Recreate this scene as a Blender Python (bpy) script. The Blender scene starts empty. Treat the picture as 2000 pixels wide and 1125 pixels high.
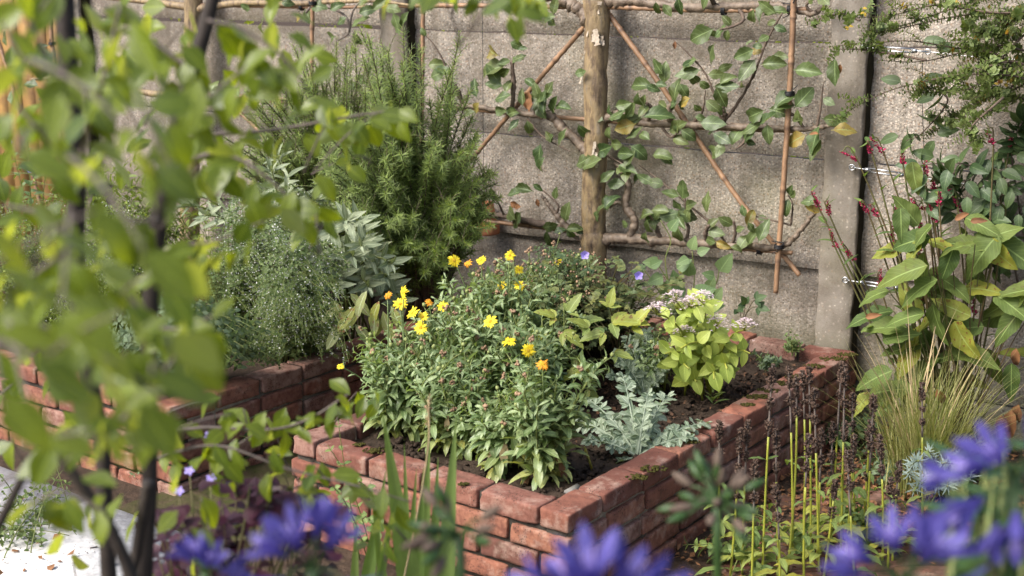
import bpy, math, random
import numpy as np
from mathutils import noise as mnoise, Vector

rng = np.random.default_rng(7)
random.seed(7)
SC = bpy.context.scene
COL = SC.collection
PI = math.pi

# ------------------------------------------------------------------ camera, sky, sun, exposure
CAM_Z, TILT, FPX = 1.92, math.radians(13.6), 2700.0
cam_data = bpy.data.cameras.new("camera")
cam = bpy.data.objects.new("camera", cam_data)
COL.objects.link(cam)
cam.location = (0, 0, CAM_Z)
cam.rotation_euler = (PI / 2 - TILT, 0, 0)
cam_data.sensor_width = 36
cam_data.lens = FPX / 2000 * 36
cam_data.clip_start = 0.05
cam_data.clip_end = 1000
cam_data.dof.use_dof = True
cam_data.dof.focus_distance = 4.9
cam_data.dof.aperture_fstop = 3.2
SC.camera = cam

SUN_DIR = Vector((-0.70, -0.42, 0.80)).normalized()      # towards the sun
world = bpy.data.worlds.new("World")
SC.world = world
world.use_nodes = True
wn = world.node_tree
sky = wn.nodes.new("ShaderNodeTexSky")
sky.sky_type = 'NISHITA'
sky.sun_disc = False
sky.dust_density = 4.0
sky.sun_elevation = math.asin(SUN_DIR.z)
sky.sun_rotation = math.atan2(SUN_DIR.x, SUN_DIR.y)
wn.links.new(sky.outputs[0], wn.nodes["Background"].inputs[0])
wn.nodes["Background"].inputs[1].default_value = 0.14
sun_data = bpy.data.lights.new("sun", 'SUN')
sun_data.energy = 2.7
sun_data.angle = math.radians(32)
sun_data.color = (1.0, 0.97, 0.93)
sun = bpy.data.objects.new("sun", sun_data)
COL.objects.link(sun)
sun.rotation_euler = SUN_DIR.to_track_quat('Z', 'Y').to_euler()
SC.view_settings.view_transform = 'Standard'
SC.view_settings.look = 'None'
SC.view_settings.exposure = 1.15
SC.view_settings.gamma = 1.0
SC.cycles.max_bounces = 6
SC.cycles.transparent_max_bounces = 4
SC.cycles.transmission_bounces = 3
SC.cycles.use_denoising = True

# ------------------------------------------------------------------ pixel -> point in the place
CT, ST = math.cos(TILT), math.sin(TILT)
CAMP = np.array([0, 0, CAM_Z])
WN = np.array([0.525, 0.851, 0.0])            # into the concrete wall
WR = np.array([0.851, -0.525, 0.0])           # along the wall
UP = np.array([0, 0, 1.0])
W_POST, W_PANEL, W_CANE = 5.41, 5.49, 5.36


def ray(u, v):
    dy = v - 562.5
    return np.array([u - 1000.0, FPX * CT - dy * ST, -(FPX * ST + dy * CT)])


def atz(u, v, z):
    r = ray(u, v)
    return CAMP + r * ((z - CAM_Z) / r[2])


def aty(u, v, y):
    r = ray(u, v)
    return CAMP + r * (y / r[1])


def atw(u, v, w=W_CANE):
    r = ray(u, v)
    return CAMP + r * (w / float(WN @ r))


def nrm(a):
    return a / np.maximum(np.linalg.norm(a, axis=-1, keepdims=True), 1e-9)


def U(a, b, n=None):
    return rng.uniform(a, b, n)


# ------------------------------------------------------------------ mesh collecting
WLOC = {}


class MB:
    def __init__(self):
        self.v, self.f, self.c, self.n = [], [], [], 0

    def add(self, verts, quads, col):
        verts = np.asarray(verts, float).reshape(-1, 3)
        self.v.append(verts)
        self.f.append(np.asarray(quads, np.int64).reshape(-1, 4) + self.n)
        col = np.asarray(col, float)
        if col.ndim == 1:
            col = np.tile(col, (len(verts), 1))
        self.c.append(col)
        self.n += len(verts)

    def build(self, name, mat, parent=None, loc=None, smooth=True):
        if not self.v:
            return None
        V = np.concatenate(self.v)
        F = np.concatenate(self.f)
        C = np.concatenate(self.c)
        org = WLOC[parent.name] if parent is not None else (np.zeros(3) if loc is None else np.asarray(loc, float))
        me = bpy.data.meshes.new(name)
        me.vertices.add(len(V))
        me.vertices.foreach_set("co", (V - org).astype(np.float32).ravel())
        me.loops.add(F.size)
        me.loops.foreach_set("vertex_index", F.astype(np.int32).ravel())
        me.polygons.add(len(F))
        me.polygons.foreach_set("loop_start", (np.arange(len(F)) * 4).astype(np.int32))
        me.update(calc_edges=True)
        if smooth:
            me.polygons.foreach_set("use_smooth", np.ones(len(F), bool))
        at = me.attributes.new("vc", 'FLOAT_COLOR', 'POINT')
        at.data.foreach_set("color", C.astype(np.float32).ravel())
        me.materials.append(mat)
        o = bpy.data.objects.new(name, me)
        COL.objects.link(o)
        if parent is not None:
            o.parent = parent
        else:
            o.location = org
        WLOC[o.name] = org
        return o


def thing(name, label, cat, loc, group=None):
    o = bpy.data.objects.new(name, None)
    COL.objects.link(o)
    o.location = loc
    o.empty_display_size = 0.1
    WLOC[o.name] = np.asarray(loc, float)
    return tag(o, label, cat, group)


def tag(o, label=None, cat=None, group=None, kind=None):
    if label:
        o["label"] = label
    if cat:
        o["category"] = cat
    if group:
        o["group"] = group
    if kind:
        o["kind"] = kind
    return o


# ------------------------------------------------------------------ shapes
def smooth(pts, m=8):
    P = np.asarray(pts, float)
    if len(P) < 3:
        t = np.linspace(0, 1, m + 1)[:, None]
        return P[0] * (1 - t) + P[-1] * t
    E = np.vstack([2 * P[0] - P[1], P, 2 * P[-1] - P[-2]])
    out = []
    for i in range(len(P) - 1):
        a, b, c, d = E[i:i + 4]
        t = np.linspace(0, 1, m, endpoint=False)[:, None]
        out.append(0.5 * ((2 * b) + (-a + c) * t + (2 * a - 5 * b + 4 * c - d) * t ** 2 + (-a + 3 * b - 3 * c + d) * t ** 3))
    out.append(P[-1:])
    return np.vstack(out)


def frames(pts):
    T = np.gradient(pts, axis=0)
    T = nrm(T)
    ref = np.array([0.31, 0.17, 0.93]) if abs(T[0, 2]) < 0.85 else np.array([0.93, 0.31, 0.17])
    A = np.zeros_like(T)
    a = ref
    for i in range(len(T)):
        a = a - (a @ T[i]) * T[i]
        a = a / max(np.linalg.norm(a), 1e-9)
        A[i] = a
    return T, A, np.cross(T, A)


def tube(mb, pts, r, k=5, rnd=0.5, yel=0.0, cap=True, rough=0.0):
    pts = np.asarray(pts, float)
    m = len(pts)
    r = np.interp(np.linspace(0, 1, m), np.linspace(0, 1, len(np.atleast_1d(r))), np.atleast_1d(r)).astype(float)
    if cap:
        pts = np.vstack([pts[:1], pts, pts[-1:]])
        r = np.concatenate([[r[0] * 0.02], r, [r[-1] * 0.02]])
    T, A, B = frames(pts)
    if cap:
        T[0], A[0], B[0] = T[1], A[1], B[1]
        T[-1], A[-1], B[-1] = T[-2], A[-2], B[-2]
    m = len(pts)
    th = np.linspace(0, 2 * PI, k, endpoint=False)
    rr = r[:, None] * np.ones((1, k))
    if rough:
        rr = rr * (1 + rough * rng.normal(0, 1, (m, k)))
    V = pts[:, None, :] + rr[..., None] * (np.cos(th)[None, :, None] * A[:, None, :] + np.sin(th)[None, :, None] * B[:, None, :])
    i = np.arange(m - 1)[:, None] * k
    j = np.arange(k)[None, :]
    j2 = (j + 1) % k
    Q = np.stack([i + j, i + j2, i + k + j2, i + k + j], -1)
    C = np.zeros((m, k, 4))
    C[..., 0] = rnd
    C[..., 1] = yel
    C[..., 2] = th / (2 * PI)
    C[..., 3] = np.linspace(0, 1, m)[:, None]
    mb.add(V, Q, C.reshape(-1, 4))


def lathe(mb, org, axis, prof, k=16, rnd=0.5):
    axis = nrm(np.asarray(axis, float))
    a = np.cross(axis, [0.3, 0.5, 0.81])
    a = nrm(a)
    b = np.cross(axis, a)
    th = np.linspace(0, 2 * PI, k, endpoint=False)
    V = np.array([[np.asarray(org) + axis * h + r * (math.cos(t) * a + math.sin(t) * b) for t in th] for r, h in prof])
    m = len(prof)
    i = np.arange(m - 1)[:, None] * k
    j = np.arange(k)[None, :]
    j2 = (j + 1) % k
    mb.add(V, np.stack([i + j, i + j2, i + k + j2, i + k + j], -1), (rnd, 0, 0.5, 0.5))


def blob(mb, c, r, k=6, rnd=0.5, squash=1.0, rough=0.12):
    m = 5
    ph = np.linspace(0.02, PI - 0.02, m)
    th = np.linspace(0, 2 * PI, k, endpoint=False)
    V = np.zeros((m, k, 3))
    rr = r * (1 + rough * rng.normal(0, 1, (m, k)))
    V[..., 0] = np.sin(ph)[:, None] * np.cos(th) * rr
    V[..., 1] = np.sin(ph)[:, None] * np.sin(th) * rr
    V[..., 2] = np.cos(ph)[:, None] * rr * squash
    i = np.arange(m - 1)[:, None] * k
    j = np.arange(k)[None, :]
    j2 = (j + 1) % k
    mb.add(V + np.asarray(c), np.stack([i + j, i + k + j, i + k + j2, i + j2], -1), (rnd, 0, 0.5, 0.5))


def P_ovate(t): return np.clip(np.sin(PI * np.clip(t, 0, 1) ** 0.72), 0, 1) ** 0.85
def P_lance(t): return np.clip(np.sin(PI * t ** 0.9), 0, 1)
def P_ellip(t): return np.clip(np.sin(PI * t), 0, 1) ** 0.6
def P_spat(t): return np.clip(np.sin(PI * t ** 1.45), 0, 1) ** 0.9 * 0.95 + 0.1 * (1 - t)
def P_needle(t): return 1 - 0.75 * t ** 2
def P_blade(t): return np.clip(1 - t ** 2.2, 0.02, 1) * np.clip(0.75 + t, 0, 1)
def P_petal(t): return np.clip(np.sin(PI * (0.12 + 0.8 * t ** 0.9)), 0, 1)
def P_apple(t): return P_ovate(t) * (1 - 0.10 * (np.arange(len(t)) % 2))
def P_persi(t): return np.clip(np.sin(PI * t ** 0.62), 0, 1) ** 0.9 * (1 - 0.05 * (np.arange(len(t)) % 2))
def P_lobe(t): return np.clip(np.sin(PI * (t * 0.9 + 0.05) ** 1.3), 0, 1) ** 0.5 * (0.42 + 0.58 * np.abs(np.sin(PI * (t * 6.0 + 0.25)))) + 0.04
def P_heart(t): return np.clip(np.sin(PI * (0.25 + 0.75 * t) ** 0.9), 0, 1) * np.clip(t * 14, 0, 1)


def leaves(mb, P, D, N, L, W, prof, curl=0.6, fold=0.25, rnd=None, yel=None, nl=4, nw=2, wav=0.0, wf=2.5, pet=0.0):
    P = np.atleast_2d(np.asarray(P, float))
    n = len(P)
    D = nrm(np.broadcast_to(np.asarray(D, float), (n, 3)))
    N = np.broadcast_to(np.asarray(N, float), (n, 3))
    N = nrm(N - (N * D).sum(1, keepdims=True) * D + 1e-6)
    B = np.cross(D, N)
    g = lambda x: np.broadcast_to(np.asarray(x, float), (n,))
    L, W, c, fo = g(L), g(W), g(curl) + 1e-4, g(fold)
    rnd = U(0, 1, n) if rnd is None else g(rnd)
    yel = np.zeros(n) if yel is None else g(yel)
    t = np.linspace(0, 1, nl + 1)
    s = np.linspace(-1, 1, nw + 1)
    if pet > 0:
        w = np.where(t < pet, 0.05, prof(np.clip((t - pet) / (1 - pet), 0, 1)))
    else:
        w = prof(t)
    w = np.maximum(w, 0.015)
    ct = c[:, None] * t
    x = np.sin(ct) / c[:, None]
    z = -(1 - np.cos(ct)) / c[:, None]
    Nn = np.sin(ct)[..., None] * D[:, None] + np.cos(ct)[..., None] * N[:, None]
    ctr = P[:, None] + L[:, None, None] * (x[..., None] * D[:, None] + z[..., None] * N[:, None])
    hw = (L * W * 0.5)[:, None] * w[None]
    sx = s[None, None, :] * np.cos(fo)[:, None, None]
    sz = np.abs(s)[None, None, :] * np.sin(fo)[:, None, None]
    V = ctr[:, :, None, :] + hw[:, :, None, None] * (sx[..., None] * B[:, None, None, :] + sz[..., None] * Nn[:, :, None, :])
    if wav:
        ph = U(0, 6.28, n)
        dz = wav * L[:, None, None] * np.sin(2 * PI * wf * t[None, :, None] + ph[:, None, None] + 1.5 * np.sign(s)[None, None, :]) * np.abs(s)[None, None, :] * np.minimum(w, 1)[None, :, None]
        V = V + dz[..., None] * Nn[:, :, None, :]
    a, b = nl + 1, nw + 1
    i = np.arange(nl)[:, None] * b
    j = np.arange(nw)[None, :]
    q = np.stack([i + j, i + j + 1, i + b + j + 1, i + b + j], -1).reshape(-1, 4)
    Q = (q[None] + (np.arange(n) * a * b)[:, None, None]).reshape(-1, 4)
    C = np.zeros((n, a, b, 4))
    C[..., 0] = rnd[:, None, None]
    C[..., 1] = yel[:, None, None]
    C[..., 2] = s[None, None, :] * 0.5 + 0.5
    C[..., 3] = t[None, :, None]
    mb.add(V, Q, C.reshape(-1, 4))


def leafy(mb, pts, n, t0, t1, L0, L1, W, prof, elev=0.6, curl=0.6, fold=0.25, opp=False, jit=0.25, yel=0.0, **kw):
    """leaves spiralling up a stem"""
    pts = np.asarray(pts)
    T, A, B = frames(pts)
    t = np.linspace(t0, t1, n) + U(-0.3, 0.3, n) * (t1 - t0) / max(n, 1)
    t = np.clip(t, 0, 1)
    idx = t * (len(pts) - 1)
    i0 = np.minimum(idx.astype(int), len(pts) - 2)
    fr = (idx - i0)[:, None]
    P = pts[i0] * (1 - fr) + pts[i0 + 1] * fr
    if opp:
        k = np.arange(n)
        P = P.copy()
        P[1::2] = P[:-1:2][:len(P[1::2])]
        th = (k // 2) * (PI / 2) + (k % 2) * PI + U(-jit, jit, n)
    else:
        th = np.arange(n) * 2.39996 + U(-jit, jit, n) + U(0, 6.28)
    rad = np.cos(th)[:, None] * A[i0] + np.sin(th)[:, None] * B[i0]
    e = elev + U(-jit, jit, n)
    Tt = T[i0]
    D = rad * np.cos(e)[:, None] + Tt * np.sin(e)[:, None]
    N = Tt * np.cos(e)[:, None] - rad * np.sin(e)[:, None]
    fr2 = (t - t0) / max(t1 - t0, 1e-6)
    L = (L0 * (1 - fr2) + L1 * fr2) * U(0.75, 1.2, n)
    y = np.clip(yel * (1 - fr2) ** 2 * U(0, 2, n), 0, 1) if yel else None
    leaves(mb, P, D, N, L, W * U(0.85, 1.15, n), prof, curl=curl * U(0.3, 1.6, n), fold=fold, yel=y, **kw)


def arc(base, tip, bow=0.12, m=8, side=0.05):
    base, tip = np.asarray(base, float), np.asarray(tip, float)
    d = tip - base
    L = np.linalg.norm(d)
    h = np.array([d[0], d[1], 0])
    t = np.linspace(0, 1, m)[:, None]
    off = -h * bow * 4 * 0.5 + rng.normal(0, side, 3) * L
    return base + d * t + (off * (t * (1 - t))) + np.array([0, 0, 1]) * (np.linalg.norm(h) * bow * 4 * t * (1 - t))


# ------------------------------------------------------------------ materials
def mat_new(name):
    m = bpy.data.materials.new(name)
    m.use_nodes = True
    nt = m.node_tree
    for n in list(nt.nodes):
        nt.nodes.remove(n)
    out = nt.nodes.new("ShaderNodeOutputMaterial")
    bs = nt.nodes.new("ShaderNodeBsdfPrincipled")
    nt.links.new(bs.outputs[0], out.inputs[0])
    return m, nt, bs, out


def nd(nt, typ, **kw):
    n = nt.nodes.new(typ)
    for k, v in kw.items():
        if isinstance(k, str) and hasattr(n, k):
            setattr(n, k, v)
        else:
            n.inputs[k.replace("_", " ")].default_value = v
    return n


def mixc(nt, fac, a, b, mode='MIX'):
    m = nt.nodes.new("ShaderNodeMix")
    m.data_type = 'RGBA'
    m.blend_type = mode
    for sock, val in ((m.inputs[0], fac), (m.inputs[6], a), (m.inputs[7], b)):
        if hasattr(val, "is_linked"):
            nt.links.new(val, sock)
        elif isinstance(val, (int, float)):
            sock.default_value = val
        else:
            sock.default_value = (*val[:3], 1)
    return m.outputs[2]


def ramp(nt, src, stops):
    r = nt.nodes.new("ShaderNodeValToRGB")
    el = r.color_ramp.elements
    while len(el) < len(stops):
        el.new(0.5)
    for e, (p, c) in zip(el, stops):
        e.position = p
        e.color = (*c, 1) if not isinstance(c, (int, float)) else (c, c, c, 1)
    nt.links.new(src, r.inputs[0])
    return r.outputs[0]


def noise(nt, scale, detail=5, rough=0.6, vec=None):
    n = nd(nt, "ShaderNodeTexNoise", Scale=scale, Detail=detail, Roughness=rough)
    if vec is not None:
        nt.links.new(vec, n.inputs["Vector"])
    return n.outputs[0]


def bump(nt, bs, h, strength=0.4, dist=0.005):
    b = nd(nt, "ShaderNodeBump", Strength=strength, Distance=dist)
    nt.links.new(h, b.inputs["Height"])
    nt.links.new(b.outputs[0], bs.inputs["Normal"])
    return b


def pos(nt):
    return nt.nodes.new("ShaderNodeNewGeometry").outputs["Position"]


def math_(nt, op, a, b=None):
    m = nt.nodes.new("ShaderNodeMath")
    m.operation = op
    for i, v in enumerate((a, b)):
        if v is None:
            continue
        if hasattr(v, "is_linked"):
            nt.links.new(v, m.inputs[i])
        else:
            m.inputs[i].default_value = v
    return m.outputs[0]


def vc(nt):
    a = nd(nt, "ShaderNodeAttribute", attribute_name="vc")
    s = nt.nodes.new("ShaderNodeSeparateColor")
    nt.links.new(a.outputs["Color"], s.inputs[0])
    return s.outputs[0], s.outputs[1], s.outputs[2], a.outputs["Alpha"]


def leaf_mat(name, c1, c2, yel=(0.35, 0.25, 0.03), trans=0.35, rough=0.5, vein=0.25, veins=7, back=None, tcol=None, spec=0.4):
    m, nt, bs, out = mat_new(name)
    r, g, s, t = vc(nt)
    P = pos(nt)
    col = mixc(nt, r, c1, c2)
    nz = noise(nt, 35, 3, 0.6, P)
    col = mixc(nt, math_(nt, 'MULTIPLY', nz, 0.5), col, [x * 0.55 for x in c1])
    # yellowing spreads in from the margin in patches
    yf = math_(nt, 'MULTIPLY', math_(nt, 'MULTIPLY', g, math_(nt, 'ADD', noise(nt, 22, 2, 0.5, P), 0.35)), 1.3)
    yc = mixc(nt, ramp(nt, noise(nt, 60, 2, 0.5, P), [(0.58, 0.0), (0.68, 1.0)]), yel, (0.20, 0.07, 0.02))
    ycl = nt.nodes.new("ShaderNodeClamp")
    nt.links.new(yf, ycl.inputs[0])
    col = mixc(nt, ycl.outputs[0], col, yc)
    ab = math_(nt, 'ABSOLUTE', math_(nt, 'SUBTRACT', s, 0.5))
    mid = math_(nt, 'LESS_THAN', ab, 0.03)
    sv = math_(nt, 'SINE', math_(nt, 'MULTIPLY', math_(nt, 'SUBTRACT', t, math_(nt, 'MULTIPLY', ab, 0.5)), veins * 6.283))
    svs = ramp(nt, sv, [(0.80, 0.0), (1.0, 1.0)])
    if vein:
        lightc = [min(1, x * 1.9 + 0.04) for x in c2]
        col = mixc(nt, math_(nt, 'MULTIPLY', svs, vein * 0.5), col, lightc)
        col = mixc(nt, math_(nt, 'MULTIPLY', mid, min(1, vein * 1.8)), col, lightc)
    geo = nt.nodes.new("ShaderNodeNewGeometry")
    if back is not None:
        col = mixc(nt, math_(nt, 'MULTIPLY', geo.outputs["Backfacing"], 0.7), col, back)
    nt.links.new(col, bs.inputs["Base Color"])
    bs.inputs["Roughness"].default_value = rough
    bs.inputs["Specular IOR Level"].default_value = spec
    bp = bump(nt, bs, math_(nt, 'ADD', math_(nt, 'MULTIPLY', svs, -0.6), math_(nt, 'MULTIPLY', noise(nt, 120, 2, 0.5, P), 0.6)), 0.35, 0.002)
    if trans > 0:
        tr = nt.nodes.new("ShaderNodeBsdfTranslucent")
        tc = mixc(nt, 1.0, col, tcol or (1.7, 1.75, 0.7), 'MULTIPLY')
        nt.links.new(tc, tr.inputs[0])
        mx = nt.nodes.new("ShaderNodeMixShader")
        mx.inputs[0].default_value = trans
        nt.links.new(bs.outputs[0], mx.inputs[1])
        nt.links.new(tr.outputs[0], mx.inputs[2])
        nt.links.new(mx.outputs[0], out.inputs[0])
    return m


def plain(name, c1, c2=None, rough=0.6, metal=0.0, scale=40, bumps=0.3, dist=0.003, stretch=None, spec=0.4):
    m, nt, bs, out = mat_new(name)
    r, g, s, t = vc(nt)
    P = pos(nt)
    n = noise(nt, scale, 5, 0.65, P)
    c2 = c2 or [x * 0.6 for x in c1]
    col = mixc(nt, ramp(nt, n, [(0.35, 0.0), (0.65, 1.0)]), c1, c2)
    col = mixc(nt, math_(nt, 'MULTIPLY', r, 0.35), col, [x * 0.5 for x in c1])
    nt.links.new(col, bs.inputs["Base Color"])
    bs.inputs["Roughness"].default_value = rough
    bs.inputs["Metallic"].default_value = metal
    bs.inputs["Specular IOR Level"].default_value = spec
    if bumps:
        bump(nt, bs, n, bumps, dist)
    return m


def brick_mat(name, dirt=0.0):
    m, nt, bs, out = mat_new(name)
    r, g, s, t = vc(nt)
    P = pos(nt)
    base = ramp(nt, r, [(0.0, (0.085, 0.043, 0.036)), (0.18, (0.155, 0.063, 0.045)), (0.4, (0.225, 0.090, 0.057)), (0.6, (0.26, 0.115, 0.072)), (0.8, (0.20, 0.092, 0.070)), (1.0, (0.29, 0.195, 0.155))])
    n1 = noise(nt, 28, 6, 0.7, P)
    col = mixc(nt, ramp(nt, n1, [(0.40, 0.0), (0.62, 0.85)]), base, (0.115, 0.043, 0.030))
    # lime bloom and dust
    n2 = noise(nt, 9, 7, 0.72, P)
    col = mixc(nt, ramp(nt, n2, [(0.52, 0.0), (0.66, 0.5), (0.80, 0.85)]), col, (0.40, 0.30, 0.24))
    # dark lichen specks
    vo = nd(nt, "ShaderNodeTexVoronoi", Scale=130.0)
    nt.links.new(P, vo.inputs["Vector"])
    sp = math_(nt, 'MULTIPLY', ramp(nt, vo.outputs["Distance"], [(0.15, 1.0), (0.36, 0.0)]), ramp(nt, noise(nt, 14, 4, 0.6, P), [(0.50, 0.0), (0.58, 1.0)]))
    col = mixc(nt, sp, col, (0.02, 0.017, 0.012))
    n4 = noise(nt, 6, 6, 0.7, P)
    col = mixc(nt, ramp(nt, n4, [(0.56 - dirt, 0.0), (0.72 - dirt, 0.75)]), col, (0.05, 0.035, 0.022))
    nt.links.new(col, bs.inputs["Base Color"])
    bs.inputs["Roughness"].default_value = 0.88
    bs.inputs["Specular IOR Level"].default_value = 0.25
    h = math_(nt, 'ADD', math_(nt, 'MULTIPLY', n1, 0.7), math_(nt, 'MULTIPLY', noise(nt, 160, 4, 0.7, P), 0.4))
    bump(nt, bs, h, 0.7, 0.006)
    return m


def concrete_mat(name, agg=120.0, smoothish=False):
    m, nt, bs, out = mat_new(name)
    P = pos(nt)
    vo = nd(nt, "ShaderNodeTexVoronoi", Scale=agg)
    nt.links.new(P, vo.inputs["Vector"])
    sep = nt.nodes.new("ShaderNodeSeparateColor")
    nt.links.new(vo.outputs["Color"], sep.inputs[0])
    peb = ramp(nt, sep.outputs[0], [(0.0, (0.05, 0.037, 0.028)), (0.25, (0.17, 0.125, 0.092)), (0.5, (0.38, 0.32, 0.255)), (0.8, (0.60, 0.53, 0.45)), (1.0, (0.27, 0.16, 0.09))])
    matrix = (0.215, 0.192, 0.163) if smoothish else (0.275, 0.247, 0.213)
    n0 = noise(nt, 240, 3, 0.7, P)
    mm = mixc(nt, n0, [x * 0.8 for x in matrix], [x * 1.2 for x in matrix])
    gate = math_(nt, 'GREATER_THAN', sep.outputs[1], 0.86 if smoothish else 0.22)
    edge = ramp(nt, vo.outputs["Distance"], [(0.42, 1.0), (0.68, 0.0)])
    col = mixc(nt, math_(nt, 'MULTIPLY', math_(nt, 'MULTIPLY', gate, edge), 0.45 if smoothish else 0.66), mm, peb)
    # weather staining
    st = noise(nt, 2.3, 7, 0.68, P)
    col = mixc(nt, ramp(nt, st, [(0.44, 0.0), (0.60, 0.72)]), col, (0.10, 0.083, 0.064))
    st2 = noise(nt, 7, 6, 0.7, P)
    col = mixc(nt, ramp(nt, st2, [(0.50, 0.0), (0.70, 0.5)]), col, (0.13, 0.11, 0.08))
    st3 = noise(nt, 1.4, 4, 0.6, P)
    col = mixc(nt, ramp(nt, st3, [(0.55, 0.0), (0.75, 0.35)]), col, (0.17, 0.17, 0.07))
    # water streaks below the joints, algae low down
    mp = nd(nt, "ShaderNodeMapping")
    mp.inputs["Scale"].default_value = (9, 9, 0.9)
    nt.links.new(P, mp.inputs[0])
    stk = ramp(nt, noise(nt, 1.0, 6, 0.65, mp.outputs[0]), [(0.50, 0.0), (0.70, 0.55)])
    col = mixc(nt, stk, col, (0.085, 0.070, 0.050))
    sx = nt.nodes.new("ShaderNodeSeparateXYZ")
    nt.links.new(P, sx.inputs[0])
    low = ramp(nt, math_(nt, 'ADD', sx.outputs[2], math_(nt, 'MULTIPLY', noise(nt, 3, 5, 0.6, P), 0.9)), [(0.55, 0.55), (1.05, 0.0)])
    col = mixc(nt, low, col, (0.12, 0.115, 0.06))
    nt.links.new(col, bs.inputs["Base Color"])
    bs.inputs["Roughness"].default_value = 0.92
    bs.inputs["Specular IOR Level"].default_value = 0.2
    h = math_(nt, 'ADD', math_(nt, 'MULTIPLY', edge, 0.5 if not smoothish else 0.15), math_(nt, 'MULTIPLY', n0, 0.5))
    bump(nt, bs, h, 0.6, 0.004)
    return m


M = {}
M['brick'] = brick_mat('weathered_brick')
M['paver'] = brick_mat('path_brick', 0.2)
M['mortar'] = plain('dark_mortar', (0.024, 0.019, 0.014), (0.055, 0.046, 0.036), 0.95, scale=60, bumps=0.8, dist=0.004)
M['panel'] = concrete_mat('exposed_aggregate')
M['post'] = concrete_mat('post_concrete', smoothish=True, agg=110)
M['soil'] = plain('garden_soil', (0.030, 0.021, 0.015), (0.060, 0.042, 0.030), 0.97, scale=70, bumps=1.0, dist=0.01, spec=0.15)
M['ground'] = plain('soil_ground', (0.034, 0.024, 0.017), (0.075, 0.050, 0.034), 0.97, scale=25, bumps=1.0, dist=0.015, spec=0.15)
M['mossy'] = plain('mossy_path', (0.045, 0.050, 0.016), (0.075, 0.055, 0.035), 0.97, scale=16, bumps=1.0, dist=0.012, spec=0.1)
M['white'] = plain('pale_paving', (0.60, 0.59, 0.57), (0.38, 0.37, 0.35), 0.9, scale=26, bumps=0.9, dist=0.006)
M['moss'] = plain('moss', (0.075, 0.070, 0.015), (0.035, 0.032, 0.012), 0.98, scale=200, bumps=1.0, dist=0.006, spec=0.1)
M['chip'] = plain('bark_chips', (0.15, 0.070, 0.032), (0.045, 0.026, 0.016), 0.9, scale=9, bumps=0.5)
M['tie'] = plain('black_tie', (0.012, 0.012, 0.015), rough=0.5, bumps=0)
M['steel'] = plain('galvanised_steel', (0.60, 0.61, 0.62), (0.50, 0.51, 0.52), 0.35, 1.0, scale=150, bumps=0.1)
M['wire'] = plain('dark_wire', (0.03, 0.03, 0.028), rough=0.5, bumps=0)
M['terra'] = plain('terracotta', (0.42, 0.155, 0.070), (0.33, 0.12, 0.06), 0.85, scale=30, bumps=0.3)
M['slot_shade'] = plain('slot_shade_dirt', (0.022, 0.019, 0.012), (0.040, 0.034, 0.018), 0.95, scale=30, bumps=0.8, spec=0.1)  # near-black standing for shade in the post slots, with mossy dirt
M['limb'] = plain('limb_bark', (0.21, 0.16, 0.115), (0.085, 0.06, 0.043), 0.55, scale=38, bumps=0.9, dist=0.006)
M['slate'] = plain('slate', (0.20, 0.19, 0.17), (0.13, 0.12, 0.11), 0.8, scale=40)
M['stick'] = plain('plant_marker', (0.30, 0.24, 0.02), (0.03, 0.03, 0.01), 0.6, scale=130, bumps=0.2)
M['stem'] = plain('green_stem', (0.11, 0.15, 0.035), (0.16, 0.17, 0.05), 0.55, scale=20, bumps=0.1)
M['stem_y'] = plain('yellow_green_stem', (0.29, 0.30, 0.035), (0.20, 0.22, 0.03), 0.5, scale=9, bumps=0.1)
M['stem_r'] = plain('russet_stem', (0.09, 0.05, 0.025), (0.10, 0.12, 0.03), 0.6, scale=8, bumps=0.1)
M['twig'] = plain('brown_twig', (0.075, 0.050, 0.036), (0.13, 0.095, 0.07), 0.8, scale=45, bumps=0.6)
M['twig_d'] = plain('dark_stem', (0.020, 0.014, 0.011), (0.035, 0.026, 0.02), 0.75, scale=40, bumps=0.6)
M['twig_g'] = plain('grey_twig', (0.16, 0.13, 0.11), (0.09, 0.07, 0.06), 0.8, scale=45, bumps=0.5)
M['seed'] = plain('dry_seedhead', (0.055, 0.033, 0.024), (0.11, 0.068, 0.046), 0.9, scale=120, bumps=0.6)
M['straw'] = plain('straw', (0.45, 0.35, 0.20), (0.34, 0.25, 0.13), 0.7, scale=20, bumps=0)
M['timber'] = plain('stained_timber', (0.27, 0.155, 0.042), (0.10, 0.05, 0.016), 0.75, scale=6, bumps=0.5)
M['litter'] = plain('dry_leaf', (0.23, 0.105, 0.040), (0.10, 0.045, 0.02), 0.8, scale=14, bumps=0.2)


def bamboo_mat():
    m, nt, bs, out = mat_new('bamboo')
    r, g, s, t = vc(nt)
    P = pos(nt)
    n = noise(nt, 12, 5, 0.65, P)
    col = mixc(nt, ramp(nt, n, [(0.35, 0.0), (0.7, 1.0)]), (0.30, 0.175, 0.095), (0.145, 0.082, 0.046))
    col = mixc(nt, ramp(nt, noise(nt, 60, 3, 0.6, P), [(0.55, 0.0), (0.75, 0.6)]), col, (0.09, 0.05, 0.03))
    col = mixc(nt, g, col, (0.08, 0.045, 0.03))
    nt.links.new(col, bs.inputs["Base Color"])
    bs.inputs["Roughness"].default_value = 0.55
    bump(nt, bs, n, 0.2, 0.002)
    return m


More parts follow.
